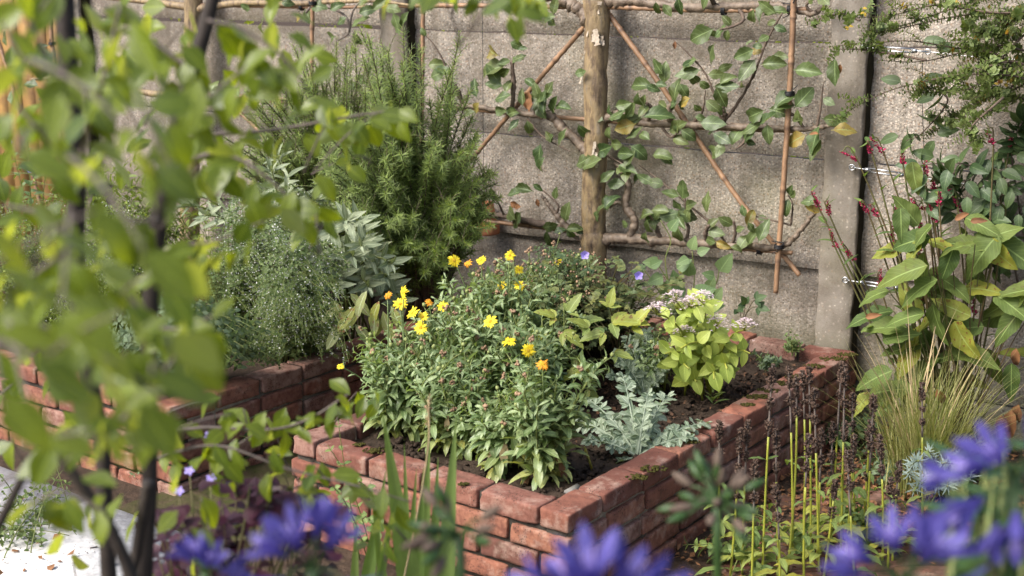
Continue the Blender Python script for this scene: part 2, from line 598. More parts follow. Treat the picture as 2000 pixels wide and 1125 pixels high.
def bark_mat():
    m, nt, bs, out = mat_new('apple_bark')
    P = pos(nt)
    mp = nd(nt, "ShaderNodeMapping")
    mp.inputs["Scale"].default_value = (2.0, 2.0, 0.6)
    nt.links.new(P, mp.inputs[0])
    n = noise(nt, 16, 6, 0.65, mp.outputs[0])
    col = ramp(nt, n, [(0.28, (0.030, 0.020, 0.014)), (0.42, (0.13, 0.088, 0.05)), (0.54, (0.25, 0.18, 0.09)), (0.66, (0.20, 0.155, 0.10)), (0.8, (0.30, 0.25, 0.19))])
    col = mixc(nt, ramp(nt, noise(nt, 5, 4, 0.6, P), [(0.48, 0.0), (0.62, 0.4)]), col, (0.085, 0.058, 0.036))
    # rings of lenticels
    mp2 = nd(nt, "ShaderNodeMapping")
    mp2.inputs["Scale"].default_value = (1, 1, 9)
    nt.links.new(P, mp2.inputs[0])
    col = mixc(nt, ramp(nt, noise(nt, 14, 4, 0.6, mp2.outputs[0]), [(0.60, 0.0), (0.70, 0.35)]), col, (0.27, 0.21, 0.14))
    nt.links.new(col, bs.inputs["Base Color"])
    bs.inputs["Roughness"].default_value = 0.55
    bump(nt, bs, n, 0.9, 0.012)
    return m


M['bamboo'] = bamboo_mat()
M['bark'] = bark_mat()
M['flake'] = plain('peeling_bark', (0.46, 0.40, 0.32), (0.22, 0.17, 0.12), 0.8, scale=80)
M['L_apple'] = leaf_mat('apple_leaf', (0.036, 0.068, 0.020), (0.105, 0.15, 0.052), yel=(0.36, 0.22, 0.04), trans=0.2, rough=0.45, back=(0.22, 0.25, 0.15), vein=0.3, veins=6)
M['L_tree'] = leaf_mat('young_tree_leaf', (0.070, 0.112, 0.016), (0.185, 0.24, 0.024), trans=0.5, rough=0.36, back=(0.17, 0.21, 0.12), vein=0.2, tcol=(2.5, 2.2, 0.4), spec=0.5)
M['L_rose'] = leaf_mat('rosemary_leaf', (0.085, 0.13, 0.034), (0.28, 0.36, 0.095), trans=0.32, rough=0.5, vein=0, back=(0.22, 0.27, 0.15))
M['L_sage'] = leaf_mat('sage_leaf', (0.165, 0.205, 0.125), (0.32, 0.36, 0.245), yel=(0.25, 0.26, 0.05), trans=0.18, rough=0.8, vein=0.25, veins=9, spec=0.2)
M['L_cal'] = leaf_mat('calamint_leaf', (0.085, 0.135, 0.045), (0.20, 0.26, 0.095), trans=0.25, rough=0.6, vein=0)
M['L_mint'] = leaf_mat('catmint_leaf', (0.08, 0.125, 0.065), (0.17, 0.225, 0.13), trans=0.2, rough=0.65, vein=0.1)
M['L_herb'] = leaf_mat('herb_leaf', (0.10, 0.15, 0.03), (0.24, 0.30, 0.07), trans=0.3, rough=0.6, vein=0)
M['L_mari'] = leaf_mat('marigold_leaf', (0.105, 0.168, 0.058), (0.29, 0.365, 0.175), yel=(0.46, 0.37, 0.05), trans=0.3, rough=0.42, vein=0.22, veins=5, spec=0.5)
M['L_ger'] = leaf_mat('cranesbill_leaf', (0.045, 0.085, 0.035), (0.10, 0.155, 0.06), trans=0.25, rough=0.55, vein=0.15)
M['L_dah'] = leaf_mat('divided_leaf', (0.085, 0.14, 0.04), (0.17, 0.22, 0.06), yel=(0.36, 0.36, 0.05), trans=0.3, rough=0.5, vein=0.3)
M['L_arrow'] = leaf_mat('nasturtium_leaf', (0.11, 0.18, 0.07), (0.19, 0.26, 0.11), trans=0.3, rough=0.5, vein=0.15)
M['L_sedum'] = leaf_mat('stonecrop_leaf', (0.25, 0.33, 0.055), (0.42, 0.48, 0.11), trans=0.3, rough=0.5, vein=0.12)
M['L_poppy'] = leaf_mat('horned_poppy_leaf', (0.13, 0.18, 0.11), (0.32, 0.375, 0.28), yel=(0.35, 0.33, 0.12), trans=0.25, rough=0.6, vein=0.35, veins=0, spec=0.3)
M['L_pers'] = leaf_mat('bistort_leaf', (0.055, 0.10, 0.028), (0.15, 0.21, 0.055), yel=(0.27, 0.27, 0.04), trans=0.3, rough=0.62, spec=0.25, vein=0.26, veins=10)
M['L_clim'] = leaf_mat('climber_leaf', (0.045, 0.085, 0.032), (0.085, 0.13, 0.045), trans=0.2, rough=0.45, vein=0.2, veins=5)
M['L_small'] = leaf_mat('small_shrub_leaf', (0.11, 0.165, 0.045), (0.23, 0.28, 0.10), yel=(0.48, 0.27, 0.02), trans=0.25, rough=0.45, vein=0)
M['L_bet'] = leaf_mat('betony_leaf', (0.10, 0.165, 0.05), (0.20, 0.26, 0.07), yel=(0.48, 0.42, 0.05), trans=0.3, rough=0.55, vein=0.3, veins=9)
M['L_spur'] = leaf_mat('spurge_leaf', (0.20, 0.27, 0.24), (0.32, 0.39, 0.36), trans=0.12, rough=0.6, vein=0)
M['L_iris'] = leaf_mat('blade_leaf', (0.13, 0.20, 0.055), (0.20, 0.27, 0.085), trans=0.3, rough=0.45, vein=0, spec=0.4)
M['L_grass'] = leaf_mat('feather_grass_blade', (0.17, 0.21, 0.05), (0.33, 0.33, 0.12), yel=(0.48, 0.40, 0.22), trans=0.3, rough=0.5, vein=0)
M['L_oxa'] = leaf_mat('purple_leaf', (0.030, 0.007, 0.014), (0.060, 0.014, 0.028), trans=0.25, rough=0.45, vein=0.0, tcol=(1.5, 0.5, 0.8))
M['L_aga'] = leaf_mat('agapanthus_leaf', (0.03, 0.07, 0.02), (0.06, 0.115, 0.03), trans=0.2, rough=0.4, vein=0)
M['L_hedge'] = leaf_mat('hedge_leaf', (0.25, 0.30, 0.03), (0.40, 0.42, 0.05), trans=0.35, rough=0.5, vein=0)
M['P_yel'] = leaf_mat('marigold_petal', (0.82, 0.62, 0.015), (0.88, 0.74, 0.04), trans=0.25, rough=0.6, vein=0, tcol=(1.1, 1.0, 0.5))
M['P_ora'] = leaf_mat('orange_petal', (0.75, 0.28, 0.01), (0.80, 0.40, 0.02), trans=0.25, rough=0.6, vein=0, tcol=(1.1, 1.0, 0.5))
M['P_white'] = leaf_mat('white_petal', (0.50, 0.52, 0.46), (0.66, 0.66, 0.62), trans=0.25, rough=0.7, vein=0, tcol=(1, 1, 1))
M['P_pink'] = leaf_mat('stonecrop_petal', (0.66, 0.50, 0.53), (0.85, 0.76, 0.76), trans=0.2, rough=0.7, vein=0, tcol=(1, 1, 1))
M['P_blue'] = leaf_mat('agapanthus_petal', (0.055, 0.045, 0.23), (0.125, 0.105, 0.38), trans=0.35, rough=0.5, vein=0, tcol=(1.1, 1.0, 1.4))
M['P_lilac'] = leaf_mat('cranesbill_petal', (0.34, 0.27, 0.72), (0.46, 0.38, 0.80), trans=0.25, rough=0.6, vein=0, tcol=(1, 1, 1))
M['P_red'] = leaf_mat('bistort_flower', (0.26, 0.012, 0.04), (0.52, 0.03, 0.12), trans=0.15, rough=0.7, vein=0, tcol=(1, 1, 1))
M['centre'] = plain('flower_centre', (0.50, 0.30, 0.015), (0.62, 0.42, 0.02), 0.8, scale=300)
M['bud'] = plain('green_bud', (0.16, 0.20, 0.06), (0.24, 0.26, 0.09), 0.6, scale=120)
M['spent'] = plain('spent_flower', (0.20, 0.12, 0.07), (0.30, 0.20, 0.12), 0.8, scale=120)

# ------------------------------------------------------------------ ground
C0 = np.array([0.164, 3.735, 0.0])
DR = np.array([0.595, 0.804, 0.0]); DR /= np.linalg.norm(DR)
DL = np.array([-DR[1], DR[0], 0.0])
BED_Z = 0.34


def grid_sheet(name, corner, ex, ey, nx, ny, z0, amp, sc, mat, kind='structure', fn=None):
    mb = MB()
    a = np.linspace(0, 1, nx + 1)
    b = np.linspace(0, 1, ny + 1)
    A, B = np.meshgrid(a, b, indexing='ij')
    V = corner + A[..., None] * ex + B[..., None] * ey
    Z = np.zeros_like(A)
    if amp:
        for i in range(nx + 1):
            for j in range(ny + 1):
                p = Vector((V[i, j, 0] * sc, V[i, j, 1] * sc, 3.3))
                Z[i, j] = (mnoise.fractal(p, 0.9, 2.0, 4)) * amp
    V[..., 2] = z0 + Z
    if fn is not None:
        V[..., 2] += fn(V[..., 0], V[..., 1])
    b1 = ny + 1
    i = np.arange(nx)[:, None] * b1
    j = np.arange(ny)[None, :]
    mb.add(V, np.stack([i + j, i + b1 + j, i + b1 + j + 1, i + j + 1], -1), (0.5, 0, 0.5, 0.5))
    o = mb.build(name, mat)
    return tag(o, kind=kind)


g = MB()
g.add([(-150, -150, -0.005), (150, -150, -0.005), (150, 150, -0.005), (-150, 150, -0.005)], [(0, 1, 2, 3)], (0.5, 0, 0.5, 0.5))
tag(g.build('ground', M['ground']), kind='structure')
grid_sheet('path', C0 + DL * 1.14 + DR * -0.6, DL * 0.62, DR * 2.6, 60, 160, 0.008, 0.012, 9, M['mossy'])

# pale paving at the near corner: slabs
pv = MB()
o0 = np.array([-1.75, 2.55, 0.0])


def box(mb, c, ex, ey, ez, rnd=0.5):
    c, ex, ey, ez = map(lambda a: np.asarray(a, float), (c, ex, ey, ez))
    V = [c + sx * ex + sy * ey + sz * ez for sz in (-1, 1) for sy in (-1, 1) for sx in (-1, 1)]
    mb.add(V, [(0, 2, 3, 1), (4, 5, 7, 6), (0, 1, 5, 4), (2, 6, 7, 3), (0, 4, 6, 2), (1, 3, 7, 5)], (rnd, 0, 0.5, 0.5))


# ------------------------------------------------------------------ bricks
def brick_template(nx=10, ny=5, nz=4):
    faces = []
    verts = []
    key = {}
    gx = np.concatenate([[-1, -0.965], np.linspace(-0.85, 0.85, nx - 1), [0.965, 1]])
    gy = np.concatenate([[-1, -0.92], np.linspace(-0.7, 0.7, ny - 1), [0.92, 1]])
    gz = np.concatenate([[-1, -0.88], np.linspace(-0.6, 0.6, nz - 1), [0.88, 1]])
    G = [gx, gy, gz]

    def vid(i, j, k):
        kk = (i, j, k)
        if kk not in key:
            key[kk] = len(verts)
            verts.append((gx[i], gy[j], gz[k]))
        return key[kk]
    I, J, K = len(gx) - 1, len(gy) - 1, len(gz) - 1
    for i in range(I):
        for j in range(J):
            faces.append((vid(i, j, 0), vid(i, j + 1, 0), vid(i + 1, j + 1, 0), vid(i + 1, j, 0)))
            faces.append((vid(i, j, K), vid(i + 1, j, K), vid(i + 1, j + 1, K), vid(i, j + 1, K)))
    for i in range(I):
        for k in range(K):
            faces.append((vid(i, 0, k), vid(i + 1, 0, k), vid(i + 1, 0, k + 1), vid(i, 0, k + 1)))
            faces.append((vid(i, J, k), vid(i, J, k + 1), vid(i + 1, J, k + 1), vid(i + 1, J, k)))
    for j in range(J):
        for k in range(K):
            faces.append((vid(0, j, k), vid(0, j, k + 1), vid(0, j + 1, k + 1), vid(0, j + 1, k)))
            faces.append((vid(I, j, k), vid(I, j + 1, k), vid(I, j + 1, k + 1), vid(I, j, k + 1)))
    return np.array(verts), np.array(faces)


BT = brick_template()


def add_brick(mb, c, ax, ay, L, Wd, H, r=0.0065, rough=0.0024):
    v, f = BT
    ax, ay = nrm(np.asarray(ax, float)), nrm(np.asarray(ay, float))
    az = np.array([0, 0, 1.0])
    half = np.array([L, Wd, H]) / 2
    p = v * half
    q = np.clip(p, -(half - r), half - r)
    d = p - q
    ln = np.linalg.norm(d, axis=1, keepdims=True)
    nn = np.where(ln > 1e-6, d / np.maximum(ln, 1e-6), 0)
    p = q + nn * r
    off = rng.uniform(-50, 50, 3)
    disp = np.array([mnoise.fractal(Vector(x * 38 + off), 0.8, 2.1, 3) for x in p]) * rough
    # chipped arrises
    edge = (np.abs(v) > 0.9).sum(1) >= 2
    ch = np.array([mnoise.noise(Vector(x * 24 + off * 1.7)) for x in p])
    disp = disp - np.where(edge, np.clip(ch - 0.1, 0, 1) * 0.014, 0)
    cdir = nrm(p - np.clip(p, -(half - 0.02), half - 0.02) + 1e-9)
    p = p + cdir * disp[:, None]
    tw = rng.normal(0, 0.012, 3)
    p = p + np.cross(tw, p)
    W3 = np.asarray(c) + p[:, 0:1] * ax + p[:, 1:2] * ay + p[:, 2:3] * az
    col = np.zeros((len(p), 4))
    col[:, 0] = rng.uniform(0, 1)
    mb.add(W3, f, col)


def brick_run(mb, mm, P0, d, nin, length, ztop, courses, offs, th=0.103):
    """bricks of a half-brick wall starting at outer corner P0 along d; nin points into the bed"""
    for k in range(courses):
        zt = ztop - 0.075 * k
        x, end, first = offs[k % 2][0], length - offs[k % 2][1], offs[k % 2][2]
        first_done = False
        while x < end - 0.02:
            L = first if not first_done else 0.215
            first_done = True
            if x + L > end:
                L = end - x
            elif end - (x + L) < 0.05:
                L = end - x
            jz = rng.normal(0, 0.0018)
            ji = rng.normal(0, 0.0025)
            add_brick(mb, P0 + d * (x + L / 2) + nin * (th / 2 + ji) + UP * (zt - 0.0325 + jz), d, nin, L - U(0, 0.003), th, U(0.060, 0.064))
            x += L + 0.012
    a0 = 0.012
    c = P0 + d * (length / 2) + nin * (th / 2)
    h = (0.075 * courses) / 2
    box(mm, c + UP * (ztop - h - 0.006), d * (length / 2 - a0), nin * (th / 2 - 0.017), UP * (h - 0.006))


def moss_patch(mb, c, r, n=60):
    for _ in range(n):
        a, q = U(0, 6.28), math.sqrt(U(0, 1)) * r
        p = np.asarray(c) + np.array([math.cos(a) * q * 1.5, math.sin(a) * q, 0])
        blob(mb, p, U(0.004, 0.009) * (1.15 - 0.6 * q / r), 5, U(0, 1), 0.6, 0.2)


LEN_R, LEN_L = 2.10, 1.13
bed = thing('raised_brick_bed', 'red brick raised bed planted with yellow marigolds, stonecrop and silvery poppy', 'raised bed', C0)
bm_, mm_ = MB(), MB()
brick_run(bm_, mm_, C0, DR, DL, LEN_R, BED_Z, 5, [(0.0, 0.113, 0.187), (0.113, 0.0, 0.10)])
brick_run(bm_, mm_, C0, DL, DR, LEN_L, BED_Z, 5, [(0.113, 0.113, 0.215), (0.0, 0.0, 0.215)])
brick_run(bm_, mm_, C0 + DR * LEN_R, DL, -DR, LEN_L, BED_Z, 5, [(0.0, 0.0, 0.215), (0.113, 0.113, 0.215)])
brick_run(bm_, mm_, C0 + DL * LEN_L, DR, -DL, LEN_R, BED_Z, 5, [(0.0, 0.113, 0.215), (0.113, 0.0, 0.10)])
bm_.build('brickwork', M['brick'], bed)
mm_.build('mortar', M['mortar'], bed, smooth=False)
for u, v, r in ((1480, 775, 0.035), (1462, 790, 0.02), (1245, 932, 0.025), (1275, 915, 0.03), (735, 880, 0.03), (700, 868, 0.015), (1350, 862, 0.02),
                (1555, 735, 0.03), (1590, 715, 0.03), (1625, 700, 0.04), (1655, 692, 0.03), (1500, 762, 0.03), (905, 945, 0.012), (1530, 748, 0.03)):
    ms = MB()
    moss_patch(ms, atz(u, v, BED_Z + 0.002), r, int(r * 1700))
    ms.build('moss', M['moss'], bed)

C2 = np.array([-1.225, 4.70, 0.0])
bed2 = thing('raised_brick_bed', 'red brick raised bed across the narrow path, full of sage and rosemary', 'raised bed', C2)
bm_, mm_ = MB(), MB()
brick_run(bm_, mm_, C2, DR, DL, 2.0, BED_Z, 5, [(0.0, 0.0, 0.215), (0.113, 0.0, 0.10)])
brick_run(bm_, mm_, C2, DL, DR, 1.9, BED_Z, 5, [(0.113, 0.0, 0.215), (0.0, 0.0, 0.215)])
bm_.build('brickwork', M['brick'], bed2)
mm_.build('mortar', M['mortar'], bed2, smooth=False)


def soil_fn(x, y):
    return 0.0 * x


grid_sheet('bed_soil', C0 + DL * 0.095 + DR * 0.095, DL * (LEN_L - 0.19), DR * (LEN_R - 0.19), 110, 200, 0.292, 0.016, 11, M['soil'])
grid_sheet('bed_soil', C2 + DL * 0.095 + DR * 0.095, DL * 1.85, DR * 1.85, 80, 80, 0.30, 0.02, 8, M['soil'])


def scatter_chips(name, centres, n, mat, size, label_kind='stuff', z=0.0):
    mb = MB()
    P = np.array(centres)
    k = rng.integers(0, len(P), n)
    p = P[k] + rng.normal(0, 1, (n, 3)) * np.array([0.12, 0.12, 0])
    p[:, 2] = z + U(0.0, 0.012, n)
    a = U(0, 6.28, n)
    D = np.stack([np.cos(a), np.sin(a), U(-0.3, 0.3, n)], 1)
    N = np.stack([U(-.6, .6, n), U(-.6, .6, n), np.ones(n)], 1)
    leaves(mb, p, D, N, size * U(0.5, 1.4, n), U(0.3, 0.8, n), P_ellip, curl=U(-1.2, 1.2, n), fold=U(-0.4, 0.5, n), nl=2, nw=2)
    return tag(mb.build(name, mat), kind='stuff')


bedpts = [C0 + DL * U(0.15, 0.98) + DR * U(0.15, 1.95) for _ in range(300)]
cr = MB()
for _ in range(2600):
    p = bedpts[rng.integers(0, 300)] + rng.normal(0, 0.05, 3) * np.array([1, 1, 0])
    a, b = (p - C0) @ DL, (p - C0) @ DR
    if not (0.12 < a < 1.0 and 0.12 < b < 1.97):
        continue
    blob(cr, (p[0], p[1], 0.296 + U(-0.004, 0.006)), abs(rng.normal(0.004, 0.004)) + 0.002, 5, U(0, 1), 0.7, 0.3)
tag(cr.build('soil_crumbs', M['soil']), kind='stuff')
inbed = [p for p in bedpts if (p - C0) @ DR > 0.75]
scatter_chips('bark_mulch', inbed, 1100, M['chip'], 0.020, z=0.298)
litter_c = [C0 + DR * U(0.3, 2.1) - DL * U(0.02, 0.30) for _ in range(120)] + [C0 + DR * U(1.2, 2.2) - DL * U(0.02, 0.9) for _ in range(120)]
scatter_chips('leaf_litter', litter_c, 2600, M['litter'], 0.026, z=0.006)

# brick paving on the path at the foot of the bed, laid flat in bond
pm = MB()
pc = atz(1400, 1010, 0.0)
pdr = nrm(DR * 0.35 + np.array([0.9, -0.15, 0]))
pdl = np.array([-pdr[1], pdr[0], 0])
for i in range(-4, 12):
    for j in range(-10, 7):
        x = (i + 0.5 * (j % 2)) * 0.222 + rng.normal(0, 0.002)
        c = pc + pdr * x + pdl * (j * 0.106)
        if (c - C0) @ DL > -0.14 and (c - C0) @ DR > -0.2:
            continue
        if rng.random() < 0.04 or c[0] > 1.35 or c[1] > 4.75:
            continue
        add_brick(pm, c + UP * (-0.018 + rng.normal(0, 0.002)), pdr, pdl, 0.212, 0.099, 0.05)
tag(pm.build('brick_path', M['paver']), kind='structure')

# white slabs
sl = MB()
for i in range(3):
    for j in range(3):
        c = np.array([-2.6 + i * 0.61 + 0.2 * j * 0, 2.35 + j * 0.61, 0.018])
        cc = C2 - DR * (0.55 + 0.61 * j) + DL * (-0.15 + 0.61 * i) + UP * 0.018
        box(sl, cc, DL * 0.302, DR * 0.302, UP * 0.02, U(0, 0.6))
tag(sl.build('paving', M['white'], smooth=False), kind='structure')

pav_c = [C2 - DR * U(0.3, 1.3) + DL * U(-0.3, 1.2) for _ in range(60)]
scatter_chips('fallen_leaves', pav_c, 160, M['litter'], 0.03, z=0.041)
scatter_chips('soil_crumbs', pav_c, 500, M['soil'], 0.008, z=0.040)

# ------------------------------------------------------------------ concrete wall
def wp(s, w, z):
    """a point s metres along the wall, w deep, z high"""
    return WN * w + WR * s + UP * z


s_post = [float(WR @ atw(1640, 400, W_POST)), float(WR @ atw(766, 80, W_POST))]
pitch = s_post[0] - s_post[1]
s_post = [s_post[1] - pitch, s_post[1], s_post[0], s_post[0] + pitch]
wall = thing('concrete_wall', 'weathered grey concrete panel wall with slotted posts behind both beds', 'wall', wp(s_post[2], W_PANEL, 0))


def wall_slab(mb, s0, s1, w0, w1, z0, z1, nx, nz, rough=0.004):
    """front sheet with broken edges and a boxed back"""
    S = np.linspace(s0, s1, nx + 1)
    Z = np.linspace(z0, z1, nz + 1)
    V = np.zeros((nx + 1, nz + 1, 3))
    for i, s in enumerate(S):
        for j, z in enumerate(Z):
            e = 0.0
            if j in (0, nz):
                e = 0.008
            q = Vector((s * 9, z * 9, w0))
            ww = w0 + e + mnoise.fractal(q, 0.9, 2, 3) * rough
            zz = z + (mnoise.noise(Vector((s * 7, z * 3, 5.5))) * 0.006 if j in (0, nz) else 0)
            V[i, j] = wp(s, ww, zz)
    b1 = nz + 1
    i = np.arange(nx)[:, None] * b1
    j = np.arange(nz)[None, :]
    mb.add(V, np.stack([i + j, i + b1 + j, i + b1 + j + 1, i + j + 1], -1), (0.5, 0, 0.5, 0.5))
    box(mb, wp((s0 + s1) / 2, (w0 + w1) / 2 + 0.012, (z0 + z1) / 2), WR * ((s1 - s0) / 2), WN * ((w1 - w0) / 2 - 0.006), UP * ((z1 - z0) / 2 - 0.004))


zz = [-0.3, 0.16, 0.625, 1.095, 1.565, 2.03, 2.42]
for b in range(3):
    for k in range(len(zz) - 1):
        mb = MB()
        gap_lo = 0.003 if not (b == 0 and k == 4) else 0.016
        lean = 0.026 if k <= 1 else 0.0
        wall_slab(mb, s_post[b] + 0.03, s_post[b + 1] - 0.03, W_PANEL + lean + (0.004 * (k % 2)), W_PANEL + 0.05 + lean, zz[k] + gap_lo, zz[k + 1] - 0.003, 60, 14)
        mb.build('panel', M['panel'], wall)
for s in s_post:
    mb = MB()
    hw = 0.075
    nzp = 60
    Z = np.linspace(-0.2, 2.5, nzp + 1)
    sec = [(-hw + 0.055, W_PANEL + 0.10), (-hw + 0.05, W_POST + 0.032), (-hw, W_POST + 0.024), (-hw, W_POST + 0.006), (-hw + 0.006, W_POST), (-0.03, W_POST), (0.03, W_POST), (hw - 0.007, W_POST), (hw, W_POST + 0.007), (hw, W_POST + 0.024), (hw - 0.05, W_POST + 0.032), (hw - 0.055, W_PANEL + 0.10)]
    V = np.zeros((nzp + 1, len(sec), 3))
    for i, z in enumerate(Z):
        for j, (a, w) in enumerate(sec):
            e = mnoise.fractal(Vector((a * 20 + s, z * 14, w * 20)), 0.9, 2, 3) * 0.005
            V[i, j] = wp(s + a + (e * 1.6 if j in (2, 3, 4, 7, 8, 9) else e * 0.4), w + e * 0.4, z)
    k = len(sec)
    i = np.arange(nzp)[:, None] * k
    j = np.arange(k - 1)[None, :]
    mb.add(V, np.stack([i + j, i + j + 1, i + k + j + 1, i + k + j], -1), (0.5, 0, 0.5, 0.5))
    mb.build('post', M['post'], wall)
    mb = MB()  # dark strip across the open slot: its shade and grime put into the colour
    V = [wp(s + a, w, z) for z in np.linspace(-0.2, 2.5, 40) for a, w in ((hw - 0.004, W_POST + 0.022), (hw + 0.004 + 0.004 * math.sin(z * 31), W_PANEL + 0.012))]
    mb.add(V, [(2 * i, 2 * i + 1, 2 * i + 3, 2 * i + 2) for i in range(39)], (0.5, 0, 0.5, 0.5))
    mb.build('slot_shade_strip', M['slot_shade'], wall)

# sunlit hedge beyond the wall (seen through the open joint)
hb = MB()
n = 2500
hp = np.stack([U(s_post[0] - 0.5, s_post[2], n), U(6.2, 6.9, n), U(0.2, 2.3, n)], 1)
P = hp[:, :1] * WR + hp[:, 1:2] * WN + hp[:, 2:3] * UP
leaves(hb, P, rng.normal(0, 1, (n, 3)), rng.normal(0, 1, (n, 3)) + UP, U(0.04, 0.09, n), 0.55, P_ovate, nl=2, nw=2)
tag(hb.build('hedge', M['L_hedge'], loc=wp(s_post[1], 6.5, 0)), 'bright yellow green hedge glimpsed through the open joint between wall panels', 'hedge')

# timber fence carrying on where the concrete stops
fs0 = s_post[0] - 0.08
fence = thing('timber_fence', 'golden stained timber board fence where the concrete wall ends', 'fence', wp(fs0, W_PANEL, 0))
fb = MB()
for i in range(16):
    s = fs0 - 0.06 - i * 0.125
    box(fb, wp(s, W_PANEL + 0.02 + 0.006 * (i % 2), 1.0), WR * 0.060, WN * 0.009, UP * 1.05, U(0, 1))
fb.build('boards', M['timber'], fence, smooth=False)
fb = MB()
for z in (0.35, 1.05, 1.75):
    box(fb, wp(fs0 - 1.0, W_PANEL + 0.055, z), WR * 1.0, WN * 0.02, UP * 0.04)
fb.build('rails', M['timber'], fence, smooth=False)


# ------------------------------------------------------------------ bamboo canes
def cane(pts, r, label, ties=(), r_end=None, group='bamboo canes of the espalier frame'):
    pts = [np.asarray(p, float) for p in pts]
    o = thing('bamboo_cane', label, 'cane', pts[0], group)
    L = np.linalg.norm(pts[-1] - pts[0])
    n = max(24, int(L / 0.012))
    t = np.linspace(0, 1, n)
    line = smooth(pts, 10)
    idx = t * (len(line) - 1)
    i0 = np.minimum(idx.astype(int), len(line) - 2)
    fr = (idx - i0)[:, None]
    line = line[i0] * (1 - fr) + line[i0 + 1] * fr
    rr = np.linspace(r, r_end or r * 0.85, n)
    nodes = []
    x = U(0.05, 0.2)
    mask = np.zeros(n)
    while x < L:
        i = int(x / L * (n - 1))
        nodes.append(i)
        rr[max(0, i - 1):i + 1] *= 1.14
        if i + 1 < n:
            rr[i + 1] *= 0.95
        mask[i] = 0.8
        x += U(0.17, 0.28)
    line = line + rng.normal(0, 0.0006, line.shape)
    mb = MB()
    tube(mb, line, rr, 8, U(0, 0.6))
    # darker rings at the nodes
    c = mb.c[0].reshape(n + 2, 8, 4)
    c[1:-1, :, 1] = mask[:, None]
    mb.c[0] = c.reshape(-1, 4)
    mb.build('pole', M['bamboo'], o)
    for tt in ties:
        p = line[int(tt * (n - 1))]
        d = nrm(line[min(n - 1, int(tt * (n - 1)) + 2)] - line[max(0, int(tt * (n - 1)) - 2)])
        q = MB()
        for s in (-0.006, 0.0, 0.006):
            a = np.cross(d, [0.2, 0.9, 0.3]); a = nrm(a); b2 = np.cross(d, a)
            th = np.linspace(0, 2 * PI, 10)
            ring = p + d * s + (np.cos(th)[:, None] * a + np.sin(th)[:, None] * b2) * (r * 1.55)
            tube(q, ring, 0.003, 5)
        e = p + np.array([0, 0, 0]) - WN * 0.014
        tube(q, smooth([e, e + WR * U(-.03, .03) + UP * 0.02, e + WR * U(-.05, .05) + UP * U(0.015, 0.04)], 4), 0.0022, 4)
        tube(q, smooth([e, e + WR * U(-.02, .02) - UP * 0.015, e + WR * U(-.03, .03) - UP * U(0.015, 0.035)], 4), 0.0022, 4)
        q.build('tie', M['tie'], o)
    return o


def wl(pl, w):
    return [atw(u, v, w) for u, v in pl]


cane(wl([(812, 10), (1000, 12), (1180, 15)], 5.37), 0.012, 'topmost horizontal cane between the rosemary and the apple trunk', (0.08, 0.52))
cane(wl([(1186, 13), (1380, 20), (1577, 18)], 5.36), 0.012, 'topmost horizontal cane at its sawn end, carrying the highest apple limb', (0.6, 0.92))
cane(wl([(862, 207), (1000, 221), (1200, 238), (1380, 250), (1556, 256)], 5.37), 0.0105, 'long horizontal cane at mid height, behind the apple trunk', (0.05, 0.36, 0.86))
cane(wl([(895, 426), (1020, 440), (1200, 462), (1380, 480), (1548, 494)], 5.37), 0.0105, 'lowest horizontal cane, running past the terracotta pot', (0.02, 0.6, 0.91))
cane(wl([(1553, -60), (1541, 200), (1515, 572)], 5.33), 0.0125, 'upright cane hanging free, nearest the concrete post by the bed corner', (0.11, 0.48, 0.88))
cane(wl([(828, -60), (826, 60), (823, 330)], 5.33), 0.011, 'upright cane rising out of the rosemary beside a dark wall slot', (0.18,))
cane(wl([(611, -60), (609, 140), (606, 330)], 5.33), 0.011, 'upright cane behind the palest rosemary tips, near the open wall joint', (0.17,))
cane(wl([(1180, 15), (1300, 180), (1440, 385), (1562, 538)], 5.39), 0.012, 'diagonal cane sloping down away from the apple trunk towards the concrete post')
cane(wl([(1150, 42), (1040, 170), (920, 312), (850, 395)], 5.39), 0.012, 'diagonal cane sloping down from the apple trunk into the rosemary')
cane(wl([(330, 8), (500, 12), (640, 14), (800, 12)], 5.37), 0.010, 'topmost horizontal cane seen through the young tree, over the open wall joint', (0.55,))
cane(wl([(330, 182), (520, 197), (640, 203)], 5.37), 0.013, 'short mid height cane seen through the young tree above the sage', (0.5,))
cane(wl([(450, 205), (500, 250), (560, 330)], 5.39), 0.011, 'diagonal cane half hidden by young tree leaves, dropping into rosemary')
cane(wl([(90, -60), (100, 60), (113, 200), (122, 330)], 5.33), 0.013, 'upright cane in front of the golden fence', (0.4,))
cane(wl([(-10, 60), (25, 170), (62, 330), (95, 470)], 5.1), 0.012, 'leaning grey green cane nearest the golden fence', (), None)

# ------------------------------------------------------------------ espalier apple
OUT = -WN


def wleaf(mb, spec, w, jitter=0.035, W=0.62, k=1.0, prof=P_apple, nl=8, yel_p=0.1):
    for u, v, ang, ln in spec:
        pc_ = atw(u, v, w + U(-jitter, jitter * 0.6))
        a = math.radians(ang + U(-8, 8))
        D = WR * math.cos(a) + UP * math.sin(a) + OUT * U(-0.25, 0.35)
        N = OUT * U(0.5, 1.2) + UP * U(-0.2, 0.9) + WR * U(-0.5, 0.3)
        L = ln * k / 440.0
        D = nrm(D)
        leaves(mb, pc_ - D * L * 0.5, D, N, L, W * U(0.8, 1.1), prof, curl=U(-0.5, 1.6), fold=U(-0.1, 0.7), nl=nl + 4, nw=4, wav=0.05, wf=1.8,
               yel=(U(0.3, 0.6) if rng.random() < yel_p else U(0, 0.06)), pet=0.12)


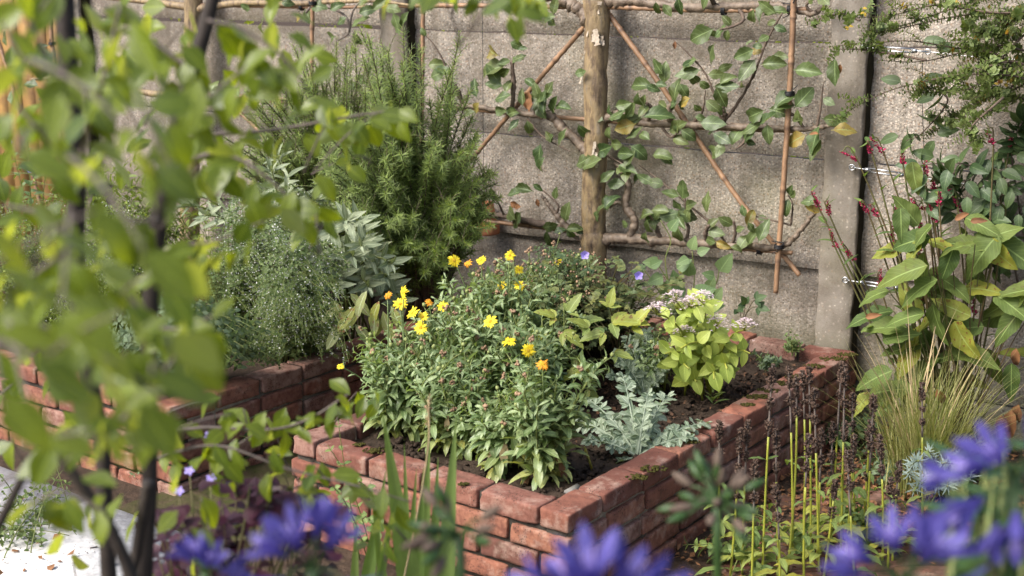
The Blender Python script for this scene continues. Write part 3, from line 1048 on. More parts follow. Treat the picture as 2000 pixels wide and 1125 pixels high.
apple = thing('espalier_apple_tree', 'espalier apple tree with a stout yellowish trunk tied to bamboo on the wall', 'tree', atw(1162, 640, W_CANE) * np.array([1, 1, 0]))
tb = MB()
tp = [atw(u, v, W_CANE) for u, v in ((1163, -160), (1164, -40), (1165, 60), (1164, 200), (1162, 330), (1160, 420), (1160, 475), (1161, 560), (1163, 700), (1163, 760))]
tl = smooth(tp, 14)
zt = tl[:, 2]
rr = np.interp(np.linspace(0, 1, len(tl)), [0, 0.2, 0.28, 0.45, 0.62, 0.66, 0.72, 0.85, 1], [0.046, 0.056, 0.051, 0.052, 0.054, 0.062, 0.055, 0.060, 0.07])
rr = rr * np.array([1 + 0.05 * mnoise.fractal(Vector((3.1, 8.2, z * 7)), 0.9, 2, 3) for z in zt])
for zk, ak in ((0.80, 0.10), (1.37, 0.10), (1.16, 0.06), (1.72, 0.12), (0.98, 0.05)):
    rr = rr * (1 + ak * np.exp(-((zt - zk) / 0.035) ** 2))
tl = tl + np.array([[0.006 * mnoise.noise(Vector((z * 4, 1.1, 2.0))), 0.004 * mnoise.noise(Vector((z * 5, 7.7, 2.0))), 0] for z in zt])
tube(tb, tl, rr, 22, 0.5, rough=0.022)
tb.build('trunk', M['bark'], apple)
fl = MB()
for u, v, du, dv in ((1150, 62, 5, 14), (1161, 58, 8, 22), (1154, 105, 6, 10), (1144, 90, 3, 16), (1141, 145, 4, 12), (1161, 275, 5, 20), (1162, 300, 6, 18), (1166, 15, 6, 10), (1172, 3, 9, 6), (1178, 70, 3, 14)):
    c = atw(u, v, W_CANE - math.sqrt(max(0.0, 0.0525 ** 2 - ((u - 1163) / 455) ** 2)) - 0.001)
    n = 5
    for _ in range(2):
        leaves(fl, c + rng.normal(0, 0.004, 3), UP * -1 + WR * U(-.3, .3), OUT + WR * (u - 1163) / 24 * 0.6, dv / 440 * U(0.6, 1.5), du * 1.7 / dv * U(0.5, 1.3), lambda t: np.clip(1 - 0.5 * np.abs(np.sin(t * 17 + u)), 0.1, 1), curl=-0.25, fold=0.1, nl=9, nw=3, wav=0.03)
fl.build('peeling_bark', M['flake'], apple)


def limb(pl, r, name='branch', w=W_CANE, knob=True, k=9, wend=None):
    P = [atw(u, v, w + (0 if wend is None else (wend - w) * i / (len(pl) - 1))) for i, (u, v) in enumerate(pl)]
    line = smooth(P, 10)
    line = line + rng.normal(0, r[0] * 0.07, line.shape)
    rad = np.interp(np.linspace(0, 1, len(line)), np.linspace(0, 1, len(r)), r) * 1.12
    if knob:
        rad = rad * (1 + 0.22 * np.abs(rng.normal(0, 1, len(line))) * (rng.random(len(line)) < 0.3))
    mb = MB()
    tube(mb, line, rad, k, 0.3, rough=0.08)
    mb.build(name, M['limb'] if r[0] > 0.010 else M['twig'], apple)
    return line


limb([(1158, 478), (1185, 467), (1240, 467), (1330, 473), (1440, 480), (1518, 483), (1548, 468), (1577, 432), (1600, 408)], [0.034, 0.021, 0.017, 0.013, 0.011, 0.009, 0.005])
limb([(1160, 476), (1128, 462), (1097, 432), (1075, 405), (1058, 383)], [0.024, 0.015, 0.013, 0.009, 0.006])
limb([(1105, 446), (1050, 436), (985, 422), (948, 418), (932, 396)], [0.010, 0.012, 0.011, 0.012, 0.008])
limb([(1228, 468), (1240, 432), (1222, 402), (1228, 360), (1213, 330), (1200, 318)], [0.016, 0.014, 0.017, 0.013, 0.009, 0.006])
limb([(1225, 402), (1205, 396), (1190, 405)], [0.011, 0.007, 0.004], 'twig')
limb([(1160, 245), (1205, 224), (1260, 240), (1343, 243), (1425, 248), (1508, 250), (1577, 252), (1605, 248), (1640, 244)], [0.020, 0.015, 0.014, 0.013, 0.011, 0.010, 0.008, 0.004])
limb([(1156, 305), (1138, 288), (1103, 254), (1073, 226), (1028, 223), (940, 210), (868, 203)], [0.024, 0.019, 0.017, 0.016, 0.013, 0.010, 0.006])
limb([(1166, 60), (1138, 24), (1110, 6), (1075, -6), (1020, -12)], [0.034, 0.026, 0.022, 0.018, 0.015])
limb([(1160, 15), (1195, 2), (1250, 4), (1330, 14), (1430, 13), (1500, 10), (1545, 16), (1590, 26), (1622, -4)], [0.034, 0.022, 0.017, 0.016, 0.014, 0.013, 0.010, 0.006])
twigs = []
for pl, r, nm in (
    ([(1312, 243), (1306, 220), (1310, 203)], [0.011, 0.013, 0.008], 'spur'),
    ([(1265, 240), (1272, 212), (1262, 200)], [0.008, 0.007, 0.005], 'spur'),
    ([(1409, 236), (1395, 185), (1375, 140), (1340, 100), (1315, 78)], [0.005, 0.004, 0.003, 0.002], 'twig'),
    ([(1412, 240), (1440, 203), (1470, 150), (1498, 80), (1528, 25)], [0.007, 0.005, 0.004, 0.003], 'twig'),
    ([(1408, 246), (1415, 226), (1412, 208)], [0.010, 0.009, 0.006], 'spur'),
    ([(1355, 238), (1372, 218), (1378, 176)], [0.007, 0.004, 0.002], 'twig'),
    ([(1290, 245), (1310, 268), (1326, 255)], [0.006, 0.005, 0.003], 'spur'),
    ([(1470, 250), (1455, 275), (1440, 290)], [0.008, 0.006, 0.003], 'spur'),
    ([(1595, 250), (1602, 215), (1608, 165)], [0.006, 0.004, 0.002], 'twig'),
    ([(1570, 250), (1550, 225), (1532, 218)], [0.006, 0.005, 0.004], 'twig'),
    ([(1000, 218), (1003, 170), (1000, 118)], [0.009, 0.010, 0.007], 'spur'),
    ([(905, 205), (893, 178), (878, 158)], [0.010, 0.012, 0.011], 'spur'),
    ([(880, 160), (866, 120), (848, 88), (828, 66)], [0.004, 0.0035, 0.003, 0.002], 'twig'),
    ([(1030, 232), (1058, 265), (1090, 284), (1114, 296)], [0.005, 0.004, 0.003, 0.002], 'twig'),
    ([(1060, 230), (1045, 212), (1058, 190)], [0.012, 0.010, 0.006], 'spur'),
    ([(1340, 470), (1345, 445), (1338, 425), (1340, 370)], [0.007, 0.006, 0.004, 0.002], 'twig'),
    ([(1420, 478), (1390, 438), (1345, 400), (1300, 362), (1248, 322)], [0.005, 0.0045, 0.004, 0.003, 0.002], 'twig'),
    ([(1430, 478), (1436, 455), (1433, 432)], [0.007, 0.006, 0.005], 'spur'),
    ([(1380, 474), (1378, 455), (1384, 440)], [0.009, 0.008, 0.006], 'spur'),
    ([(1545, 440), (1500, 428), (1455, 417)], [0.004, 0.003, 0.002], 'twig'),
    ([(1545, 438), (1548, 400), (1540, 382)], [0.004, 0.003, 0.002], 'twig'),
    ([(1290, 466), (1280, 440), (1268, 420)], [0.010, 0.007, 0.004], 'spur'),
    ([(985, 422), (975, 400), (965, 385)], [0.006, 0.004, 0.003], 'spur'),
    ([(1085, 420), (1090, 400), (1060, 372)], [0.006, 0.005, 0.003], 'spur'),
    ([(1090, 5), (1080, 30), (1060, 40)], [0.005, 0.003, 0.002], 'twig'),
    ([(1440, 12), (1452, 38), (1430, 52), (1405, 58)], [0.008, 0.006, 0.004, 0.003], 'spur'),
    ([(1395, 10), (1385, -20)], [0.010, 0.008], 'spur'),
    ([(1590, 26), (1575, 10), (1600, -10)], [0.006, 0.005, 0.003], 'twig'),
    ([(1178, 300), (1215, 320), (1230, 335)], [0.004, 0.003, 0.002], 'twig'),
):
    twigs.append(limb(pl, r, nm, w=W_CANE, k=6, wend=W_CANE - U(0.0, 0.08)))
fol = MB()
SPEC = [(1283, 18, -80, 28), (1326, 13, -90, 34), (1367, 68, 200, 52), (1408, 62, 45, 32), (1486, 20, 90, 44), (1510, 18, 30, 44), (1467, 35, -100, 32), (1523, 54, 0, 24),
        (1382, 105, 230, 44), (1340, 120, 190, 42), (1343, 142, 200, 46), (1298, 143, 80, 40), (1398, 145, 0, 30), (1358, 160, -60, 32), (1453, 105, 200, 38), (1460, 137, -120, 46), (1478, 100, 0, 24), (1508, 123, 10, 44), (1442, 155, 200, 44), (1420, 168, 10, 42),
        (1408, 190, -60, 42), (1250, 165, 170, 52), (1275, 172, -20, 28), (1313, 178, 100, 50), (1335, 178, -60, 32), (1333, 198, 200, 32), (1248, 200, -85, 40), (1285, 220, 20, 62), (1362, 215, -50, 26), (1526, 190, 60, 46), (1575, 137, 10, 48), (1630, 140, -90, 46), (1570, 190, 45, 48), (1558, 230, -90, 32),
        (1470, 225, 200, 44), (1502, 235, 30, 48), (1650, 250, 10, 42), (1552, 272, 200, 42), (1590, 272, -110, 50), (1500, 262, -80, 36), (1455, 258, 200, 50), (1390, 240, 0, 48), (1395, 255, 20, 34), (1410, 270, -30, 40), (1432, 258, 90, 52), (1387, 298, 200, 40), (1325, 248, 30, 44), (1345, 262, -30, 34),
        (1238, 258, 220, 38), (1220, 248, 200, 42), (1188, 220, 150, 34), (1205, 225, 30, 44), (1165, 230, 160, 34), (1182, 265, 240, 40), (1180, 292, 20, 44), (1220, 300, 180, 42), (1250, 295, -30, 42), (1232, 215, 60, 36), (1225, 235, 10, 48),
        (955, 102, 170, 44), (957, 132, 180, 64), (985, 140, 20, 34), (1008, 88, -20, 28), (1015, 113, 20, 32), (965, 165, 170, 36), (978, 188, 30, 40), (928, 172, 100, 38), (1035, 160, -20, 32), (1060, 190, 30, 38), (1085, 205, 60, 42), (1100, 210, 0, 40), (1000, 218, 180, 40), (980, 215, 10, 42), (1005, 245, 240, 32), (1033, 250, -70, 30),
        (1100, 268, 60, 38), (1050, 305, -100, 52), (1140, 262, -60, 42), (850, 125, 10, 40), (855, 145, 20, 44), (875, 180, 180, 52), (915, 225, 200, 40), (1135, 142, 20, 28), (1155, 320, 20, 50), (990, 165, 80, 34), (1020, 190, 100, 34), (1072, 175, 60, 36),
        (1200, 358, 10, 36), (1190, 390, 60, 40), (1170, 408, -150, 32), (1258, 415, -180, 40), (1278, 425, 20, 44), (1265, 445, -90, 34), (1258, 468, -110, 34), (1310, 380, 170, 34), (1335, 370, 80, 42), (1375, 395, 100, 42), (1340, 415, 10, 48), (1325, 460, -90, 42), (1385, 470, 180, 30), (1410, 478, -20, 30), (1450, 470, 70, 38), (1490, 450, 80, 44), (1465, 425, 60, 34),
        (1468, 445, -60, 24), (1580, 392, 180, 34), (1305, 420, 20, 40), (1290, 410, 170, 36), (1330, 435, -40, 34), (1020, 368, 170, 48), (1005, 430, 220, 50), (1050, 366, -30, 24), (1105, 415, 80, 40), (1120, 445, 20, 34), (1072, 445, 0, 32), (1070, 470, -80, 40), (1115, 460, -60, 34), (1215, 440, -160, 28), (1260, 350, 150, 34), (1290, 300, 20, 40), (1225, 330, -10, 44)]
SPEC += [(u + U(-24, 24), v + U(-20, 20), a + U(-70, 70), l * U(0.6, 1.0)) for (u, v, a, l) in SPEC if rng.random() < 0.5]
wleaf(fol, SPEC, W_CANE - 0.05, k=1.12, yel_p=0.06)
# leaves along the spurs
for ln_ in twigs:
    n_ = rng.integers(1, 4)
    for _ in range(n_):
        p = ln_[rng.integers(len(ln_) // 2, len(ln_))]
        D = nrm(WR * U(-1, 1) + UP * U(-0.6, 1) + OUT * U(0, 0.8))
        leaves(fol, p, D, OUT + UP * U(0, 0.8), U(0.05, 0.09), 0.6, P_apple, curl=U(0, 1.2), fold=U(0, 0.5), nl=8, nw=4, wav=0.035, wf=1.7, yel=U(0, 0.08), pet=0.15)
fol.build('foliage', M['L_apple'], apple)
dl = MB()
wleaf(dl, [(1030, 195, -100, 40), (1026, 190, -60, 30), (1038, 202, -90, 34), (1005, 400, -20, 24), (1010, 405, 200, 24), (1050, 396, -80, 18), (1318, 88, -90, 16), (1640, 135, -90, 20), (1590, 262, 180, 18)], W_CANE - 0.06, W=0.7, yel_p=0)
dl.build('withered_leaves', M['litter'], apple)

# the neighbour espalier, mostly behind the young tree and the rosemary
apple2 = thing('espalier_apple_tree', 'second espalier limbs behind the rosemary and young tree, near the open joint', 'tree', atw(420, 520, W_CANE) * np.array([1, 1, 0]))
tb = MB()
tube(tb, smooth([atw(u, v, W_CANE) for u, v in ((375, -160), (378, 100), (372, 300), (370, 700))], 10), [0.045, 0.05, 0.05, 0.06], 12, 0.5, rough=0.02)
tb.build('trunk', M['bark'], apple2)
for pl, r in (([(375, 20), (470, 6), (560, 8), (640, 4), (730, 2), (800, 10)], [0.022, 0.016, 0.013, 0.01, 0.006]), ([(372, 190), (450, 188), (520, 192), (600, 196)], [0.02, 0.014, 0.01, 0.006]),
              ([(372, 195), (250, 175), (140, 150), (60, 155)], [0.02, 0.016, 0.012, 0.008]), ([(375, 15), (260, 0), (140, -6), (70, 20)], [0.02, 0.016, 0.012, 0.006])):
    tb = MB()
    tube(tb, smooth([atw(u, v, W_CANE) for u, v in pl], 8), r, 8, 0.3, rough=0.04)
    tb.build('branch', M['bark'], apple2)
for pl in ([(640, 12), (675, 32), (682, 62), (660, 80)], [(682, 62), (690, 20), (720, -10)], [(655, 120), (662, 150), (655, 175)], [(735, 145), (740, 160), (725, 175)], [(605, 15), (590, 32), (580, 20)], [(112, 170), (95, 185), (75, 195)], [(100, 10), (80, 20), (70, 30)]):
    tb = MB()
    tube(tb, smooth([atw(u, v, W_CANE - 0.03) for u, v in pl], 6), [0.006, 0.005, 0.003], 6)
    tb.build('twig', M['twig_g'], apple2)
fol = MB()
wleaf(fol, [(575, 32, 200, 34), (602, 32, -60, 34), (480, 14, 170, 34), (505, 45, 220, 40), (700, 38, 45, 44), (715, 20, 20, 40), (640, 75, 200, 44), (695, 75, -60, 36), (690, 98, -80, 24), (665, 40, 200, 30), (740, 8, 40, 36), (620, 10, 10, 40), (655, 12, 30, 34), (560, 5, 10, 30),
            (765, 15, 10, 34), (775, 45, -70, 44), (790, 40, 60, 40), (410, 170, 90, 40), (425, 180, 0, 40), (460, 175, 120, 40), (530, 180, 80, 44), (545, 200, -60, 40), (705, 155, 160, 36), (690, 165, 20, 30), (120, 145, 10, 40), (95, 140, 60, 40), (60, 165, 170, 40), (35, 130, 60, 40), (90, 200, -120, 36), (140, 140, 20, 40), (25, 190, -60, 40), (15, 75, 80, 40), (75, 95, 40, 40)],
      W_CANE - 0.05, k=1.15, yel_p=0.08)
fol.build('foliage', M['L_apple'], apple2)

# ------------------------------------------------------------------ wall furniture
pot = thing('terracotta_pot', 'upturned terracotta flower pot hung behind the lowest bamboo cane', 'flower pot', atw(946, 455, 5.42))
pb = MB()
pz = atw(946, 456, 5.415)
lathe(pb, pz, UP, [(0.050, 0.004), (0.066, 0.0), (0.072, 0.002), (0.074, 0.008), (0.073, 0.045), (0.070, 0.050), (0.062, 0.051)], 28)
pb.build('rim', M['terra'], pot)
pb = MB()
lathe(pb, pz, UP, [(0.055, 0.01), (0.062, 0.05), (0.060, 0.06), (0.044, 0.148), (0.040, 0.152), (0.010, 0.152), (0.009, 0.146)], 28)
pb.build('body', M['terra'], pot)

for (pl, lab) in (([(942, -40), (943, 150), (945, 400)], 'thin dark vertical wire beside the terracotta pot'), ([(1803, 90), (1801, 180), (1806, 330)], 'thin dark vertical wire behind the small leaved shrub')):
    mb = MB()
    P = [atw(u, v, 5.44) for u, v in pl]
    tube(mb, smooth(P, 8), 0.0016, 5)
    tag(mb.build('training_wire', M['wire'], loc=P[0]), lab, 'wire', 'training wires on the wall')


def turnbuckle(p0, p1, pend, lab):
    A, B, E = atw(*p0, 5.385), atw(*p1, 5.40), atw(*pend, 5.43)
    d = nrm(B - A)
    o = thing('turnbuckle', lab, 'wire tensioner', A, 'steel wire tensioners on the concrete wall')
    mb = MB()
    th = np.linspace(0, 2 * PI, 14)
    L = np.linalg.norm(B - A)
    # eye screwed into the post and threaded rods
    ring = A + (np.cos(th)[:, None] * d + np.sin(th)[:, None] * UP) * 0.011
    tube(mb, ring, 0.0032, 6, cap=False)
    tube(mb, [A, A + WN * 0.03], 0.0035, 6)
    mb.build('eye_bolt', M['steel'], o)
    mb = MB()
    tube(mb, [A + d * 0.01, A + d * L * 0.3], 0.0035, 6)
    mb.build('threaded_rod', M['steel'], o)
    mb = MB()
    tube(mb, [A + d * L * 0.75, B], 0.0035, 6)
    ring = B + (np.cos(th)[:, None] * d + np.sin(th)[:, None] * UP) * 0.010
    tube(mb, ring, 0.003, 6, cap=False)
    mb.build('threaded_rod', M['steel'], o)
    mb = MB()
    a0, a1 = A + d * L * 0.25, A + d * L * 0.8
    for s in (-0.007, 0.007):
        tube(mb, [a0 + UP * s, a1 + UP * s], 0.0032, 6)
    for q in (a0, a1):
        tube(mb, [q - d * 0.009, q + d * 0.009], 0.0085, 8)
    mb.build('body', M['steel'], o)
    mb = MB()
    tube(mb, smooth([B, B * 0.5 + E * 0.5 - UP * 0.004, E], 6), 0.0022, 5)
    mb.build('wire', M['steel'], o)


turnbuckle((1688, 93), (1812, 101), (2010, 118), 'bright steel turnbuckle highest on the wall, partly behind small leaved sprays')
turnbuckle((1664, 327), (1785, 345), (2010, 372), 'bright steel turnbuckle hooked to the post at mid height under red flower spikes')
turnbuckle((1651, 547), (1775, 566), (1850, 580), 'bright steel turnbuckle lowest on the post, among bistort leaves')

# ------------------------------------------------------------------ marigolds
FLOWERS = [(940, 508, 0), (996, 499, 0), (1013, 527, 0), (1090, 511, 0), (980, 560, 0), (1015, 557, 0), (887, 509, 0), (914, 514, 1), (757, 577, 1), (788, 571, 0), (782, 594, 0), (806, 611, 0), (827, 619, 0), (822, 640, 0), (865, 598, 0), (838, 590, 1), (958, 628, 0), (993, 667, 0), (1032, 685, 0), (665, 716, 0), (978, 588, 1), (1060, 712, 1)]
MARI = [(1062, 938, 0.40, 11), (985, 915, 0.26, 8), (880, 880, 0.33, 12), (800, 852, 0.30, 12), (728, 832, 0.26, 10), (690, 800, 0.26, 9), (1010, 850, 0.40, 12), (930, 835, 0.40, 12), (850, 800, 0.36, 12), (770, 775, 0.33, 12),
        (1065, 800, 0.36, 10), (985, 775, 0.46, 12), (905, 755, 0.44, 12), (830, 735, 0.42, 12), (1050, 735, 0.44, 10), (965, 712, 0.46, 12), (890, 695, 0.46, 11), (1010, 680, 0.44, 10), (830, 690, 0.38, 10), (760, 815, 0.30, 10), (835, 845, 0.30, 10), (925, 885, 0.26, 8), (790, 740, 0.36, 10), (945, 790, 0.42, 10), (880, 850, 0.36, 10), (1020, 770, 0.42, 10), (720, 800, 0.28, 9), (870, 730, 0.42, 10), (1268, 765, 0.17, 5)]
MLAB = {0: 'tall marigold plant nearest the front corner of the bed, its lowest leaves withered',
        1: 'low marigold rosette with one broad pale leaf near the front corner',
        4: 'marigold plant spilling over the front bricks near the path corner',
        5: 'marigold plant at the path side of the bed with one yellow bud',
        2: 'marigold plant behind the front bricks, with yellowed lower leaves',
        30: 'small young marigold between the silvery horned poppies and the stonecrop',
        3: 'leafy marigold plant with no flowers behind the front bricks'}
plants = []
for i, (u, v, h, ns) in enumerate(MARI):
    b = atz(u, v, 0.295)
    a_, b_ = (b - C0) @ DL, (b - C0) @ DR
    b = C0 + DL * np.clip(a_, 0.15, 0.99) + DR * np.clip(b_, 0.15, 1.9) + UP * 0.295
    o = thing('marigold_plant', MLAB.get(i, 'flowering marigold plant in the thick of the marigold patch'), 'plant', b, 'marigold plants in the raised bed')
    plants.append((b, o, h))
    sm, lm = MB(), MB()
    budset, spentset = [], []
    for k in range(ns + 2):
        a = U(0, 6.28)
        sp = U(0.02, 0.17)
        tip = b + np.array([math.cos(a) * sp, math.sin(a) * sp, h * U(0.6, 1.0)])
        ln = arc(b + rng.normal(0, 0.012, 3) * np.array([1, 1, 0]), tip, 0.15, 9, 0.08)
        tube(sm, ln, [0.004, 0.003, 0.0022], 5)
        low = i < 6
        leafy(lm, ln, 12 if low else 9, 0.03, 0.55, 0.115 if low else 0.095, 0.085, 0.25, P_spat, elev=0.78, curl=1.5, fold=0.35, yel=0.22 if low else 0.1, nl=6, nw=2, wav=0.03, wf=1.6)
        leafy(lm, ln, 16, 0.42, 1.0, 0.08, 0.04, 0.25, P_spat, elev=0.75, curl=0.9, fold=0.3, yel=0.0, nl=5, nw=2, wav=0.025)
        # side shoots
        for _ in range(3):
            j = rng.integers(3, 8)
            p0 = ln[j]
            tp_ = p0 + np.array([U(-.08, .08), U(-.08, .08), U(0.04, 0.10)])
            l2 = arc(p0, tp_, 0.1, 6, 0.05)
            tube(sm, l2, [0.0025, 0.0018], 4)
            leafy(lm, l2, 9, 0.1, 1.0, 0.062, 0.034, 0.25, P_spat, elev=0.7, curl=1.1, fold=0.25, nl=4, nw=2)
            q = rng.random()
            if q < 0.36:
                budset.append(tp_)
            elif q < 0.50:
                spentset.append(tp_)
    for _ in range(4):
        j = rng.integers(0, ns)
        p0 = b + np.array([U(-.09, .09), U(-.09, .09), h * U(0.55, 0.8)])
        p1 = p0 + np.array([U(-.05, .05), U(-.05, .05), h * U(0.25, 0.42)])
        l2 = arc(p0, p1, 0.08, 7, 0.05)
        tube(sm, l2, [0.0022, 0.0016], 4)
        leafy(lm, l2, 7, 0.1, 0.8, 0.045, 0.02, 0.25, P_spat, elev=0.8, curl=0.9, nl=4)
        (budset if rng.random() < 0.55 else spentset).append(p1)
    for p1 in budset:
        buds = MB()
        blob(buds, p1 + UP * 0.007, U(0.005, 0.0085), 7)
        buds.build('bud', M['bud'], o)
    for p1 in spentset:
        spent = MB()
        for _k in range(6):
            blob(spent, p1 + rng.normal(0, 0.004, 3) + UP * 0.006, U(0.004, 0.007), 5, U(0, 1), 0.8, 0.35)
        spent.build('seed_head', M['spent'], o)
    sm.build('stems', M['stem'], o)
    lm.build('foliage', M['L_mari'], o)
    if low and i in (0, 1, 2):
        wm = MB()
        for _ in range(7):
            a = U(0, 6.28)
            leaves(wm, b + np.array([math.cos(a) * 0.03, math.sin(a) * 0.03, U(0.03, 0.14)]), (math.cos(a), math.sin(a), -0.5), UP, U(0.06, 0.10), 0.35, P_spat, curl=U(0.8, 1.8), fold=0.4, nl=6, nw=2, wav=0.05)
        wm.build('withered_leaves', M['litter'] if i == 0 else M['straw'], o)


def daisy(parent, c, n_dir, r, mat, full=True):
    n_dir = nrm(np.asarray(n_dir, float))
    a = nrm(np.cross(n_dir, [0.31, 0.52, 0.8])); b = np.cross(n_dir, a)
    k = 20 if full else 13
    th = np.linspace(0, 2 * PI, k, endpoint=False) + U(-0.1, 0.1, k)
    D = np.cos(th)[:, None] * a + np.sin(th)[:, None] * b + n_dir * U(0.0, 0.35, k)[:, None]
    mb = MB()
    leaves(mb, c + D * r * 0.2, D, n_dir, r * U(0.75, 1.1, k), 0.34, P_petal, curl=U(0.0, 1.0, k) if full else U(0.3, 1.8, k), fold=0.15, nl=4, nw=2)
    f = mb.build('flower', mat, parent)
    cm = MB()
    for ring, m_ in ((0.0, 1), (0.12, 6), (0.24, 11)):
        for q in range(m_):
            t_ = q / m_ * 6.283
            blob(cm, c + (math.cos(t_) * a + math.sin(t_) * b) * r * ring + n_dir * r * (0.12 - 0.2 * ring), r * 0.075, 5)
    cm.build('centre', M['centre'], f)
    cal = MB()
    lathe(cal, c - n_dir * r * 0.35, n_dir, [(r * 0.05, 0.0), (r * 0.22, r * 0.1), (r * 0.34, r * 0.3)], 8)
    cal.build('calyx', M['bud'], f)


for (u, v, ora) in FLOWERS:
    best = min(plants, key=lambda p: abs((p[0][0] / p[0][1]) - (u - 1000) / 2640) * 6 + abs(aty(u, v, p[0][1])[2] - (p[0][2] + p[2])))
    b, o, h = best
    p = aty(u, v, b[1] - U(0.06, 0.12))
    ln = arc(b + UP * h * 0.4, p, 0.06, 8, 0.03)
    sm = MB()
    tube(sm, ln, [0.003, 0.0025, 0.002], 5)
    leafy(sm, ln, 7, 0.2, 0.9, 0.05, 0.025, 0.25, P_spat, elev=0.8, curl=0.8, nl=4)
    sm.build('flower_stalk', M['L_mari'], o)
    toc = nrm(CAMP - p)
    nd_ = UP * U(0.5, 1.0) + np.array([-0.3, -0.3, 0]) * U(0.3, 1.2) + toc * U(0.35, 1.0) + rng.normal(0, 0.3, 3)
    small = (u, v) == (665, 716)
    if rng.random() < 0.25:
        nd_ = nd_ * 0.4 + np.array([U(-1, 1), U(-1, .2), U(-.6, .3)])
    daisy(o, p, nd_, (0.012 if small else U(0.018, 0.024)) * (0.8 if ora else 1), M['P_ora'] if ora else M['P_yel'], not ora)

# ------------------------------------------------------------------ generic herb maker
def herb(name, label, cat, base, tips, leafm, n_leaf, L0, L1, W, prof, stem_m='stem', r=(0.0022, 0.0012), elev=0.5, curl=0.5, t0=0.3, opp=True, nl=2, nw=2, yel=0.0, bow=0.15, group=None, flowers=None, fold=0.25, spread=0.06, wav=0.0):
    o = thing(name, label, cat, base, group)
    sm, lm, fm = MB(), MB(), MB()
    for tip in tips:
        b = base + rng.normal(0, spread, 3) * np.array([1, 1, 0.1])
        ln = arc(b, tip, bow, 9, 0.05)
        tube(sm, ln, r, 4)
        leafy(lm, ln, n_leaf, t0, 1.0, L0, L1, W, prof, elev=elev, curl=curl, fold=fold, opp=opp, nl=nl, nw=nw, yel=yel, wav=wav)
        if flowers:
            fm_n, fl_r, ft0 = flowers
            t = U(ft0, 1.0, fm_n)
            ii = t * (len(ln) - 1)
            i0 = np.minimum(ii.astype(int), len(ln) - 2)
            P = ln[i0] * (1 - (ii - i0)[:, None]) + ln[i0 + 1] * (ii - i0)[:, None] + rng.normal(0, 0.008, (fm_n, 3))
            D = rng.normal(0, 1, (fm_n, 3)) + np.array([-0.3, -0.8, 0.3])
            leaves(fm, P, D, rng.normal(0, 1, (fm_n, 3)), fl_r * U(0.6, 1.3, fm_n), 0.85, P_ellip, curl=0.3, nl=2, nw=1)
    sm.build('stems', M[stem_m], o)
    lm.build('foliage', M[leafm], o)
    fm.build('flowers', M['P_white'], o)
    return o


def tips_in(rects, depth):
    out = []
    for (u0, u1, v0, v1, n) in rects:
        for _ in range(n):
            out.append(aty(U(u0, u1), U(v0, v1), U(*depth)))
    return out


SZ = 0.31
# rosemary
def rosemary(label, base, spec, depth, needles=120):
    o = thing('rosemary_bush', label, 'shrub', base, 'rosemary bushes against the wall')
    sm, lm = MB(), MB()
    for (u0, u1, v0, v1, n, ln0) in spec:
        for _ in range(n):
            tip = aty(U(u0, u1), U(v0, v1), U(*depth))
            tip = tip - WN * max(0, float(WN @ tip) - 5.40)
            b = base + np.array([U(-.1, .1), U(-.1, .1), 0])
            d = tip - b
            ln = arc(b, tip, U(0.10, 0.22), 14, 0.035)
            tube(sm, ln, [0.006, 0.004, 0.0016], 5)
            Ltot = np.linalg.norm(d)
            t0 = max(0.12, 1 - ln0 / Ltot)
            m = int(needles * ln0 / 0.4)
            leafy(lm, ln, m, t0, 0.985, 0.041, 0.032, 0.125, P_needle, elev=0.62, curl=0.3, fold=0.2, jit=0.35, nl=2, nw=1)
            leafy(lm, ln, 16, 0.93, 1.0, 0.032, 0.018, 0.12, P_needle, elev=1.1, curl=0.1, nl=2, nw=1, rnd=1.0)
            # side sprigs
            for _s in range(3):
                j = rng.integers(7, 13)
                p0 = ln[j]
                tp_ = p0 + np.array([U(-.07, .07), U(-.07, .07), U(0.05, 0.13)])
                l2 = arc(p0, tp_, 0.15, 6, 0.04)
                tube(sm, l2, [0.002, 0.001], 4)
                leafy(lm, l2, 24, 0.05, 1.0, 0.034, 0.02, 0.115, P_needle, elev=0.75, curl=0.3, nl=2, nw=1)
    sm.build('stems', M['twig'], o)
    lm.build('foliage', M['L_rose'], o)


rb = C2 + DR * 1.55 + DL * 0.14 + UP * SZ
rosemary('big dark green rosemary bush in front of the wall, next to the terracotta pot', rb,
         [(700, 905, 50, 210, 32, 0.6), (640, 935, 170, 330, 46, 0.5), (620, 965, 280, 430, 44, 0.45), (660, 930, 400, 500, 36, 0.35), (720, 880, 300, 520, 40, 0.35), (880, 980, 300, 470, 30, 0.35), (735, 880, 460, 555, 26, 0.3), (600, 720, 250, 420, 24, 0.4)], (5.35, 5.8))
rb2 = C2 + DR * 1.62 + DL * 0.62 + UP * SZ
rosemary('paler rosemary bush with straight upright tips behind the silvery sage', rb2,
         [(550, 740, 60, 200, 34, 0.5), (470, 730, 150, 320, 76, 0.45), (430, 720, 240, 420, 70, 0.4)], (5.95, 6.35))

# sage
def sage(label, base, tips):
    o = thing('sage_plant', label, 'plant', base, 'sage plants in the far bed')
    sm, lm = MB(), MB()
    for tip in tips:
        ln = arc(base + rng.normal(0, 0.04, 3) * np.array([1, 1, 0]), tip, 0.2, 10, 0.04)
        tube(sm, ln, [0.005, 0.004, 0.003], 5)
        leafy(lm, ln, 14, 0.5, 1.0, 0.115, 0.085, 0.27, P_lance, elev=0.65, curl=0.4, fold=0.35, opp=True, nl=5, nw=2, wav=0.012, yel=0.15)
        leafy(lm, ln, 8, 0.93, 1.0, 0.095, 0.055, 0.23, P_lance, elev=1.1, curl=0.25, fold=0.4, opp=True, nl=5, nw=2)
    sm.build('stems', M['stem'], o)
    lm.build('foliage', M['L_sage'], o)
    return o


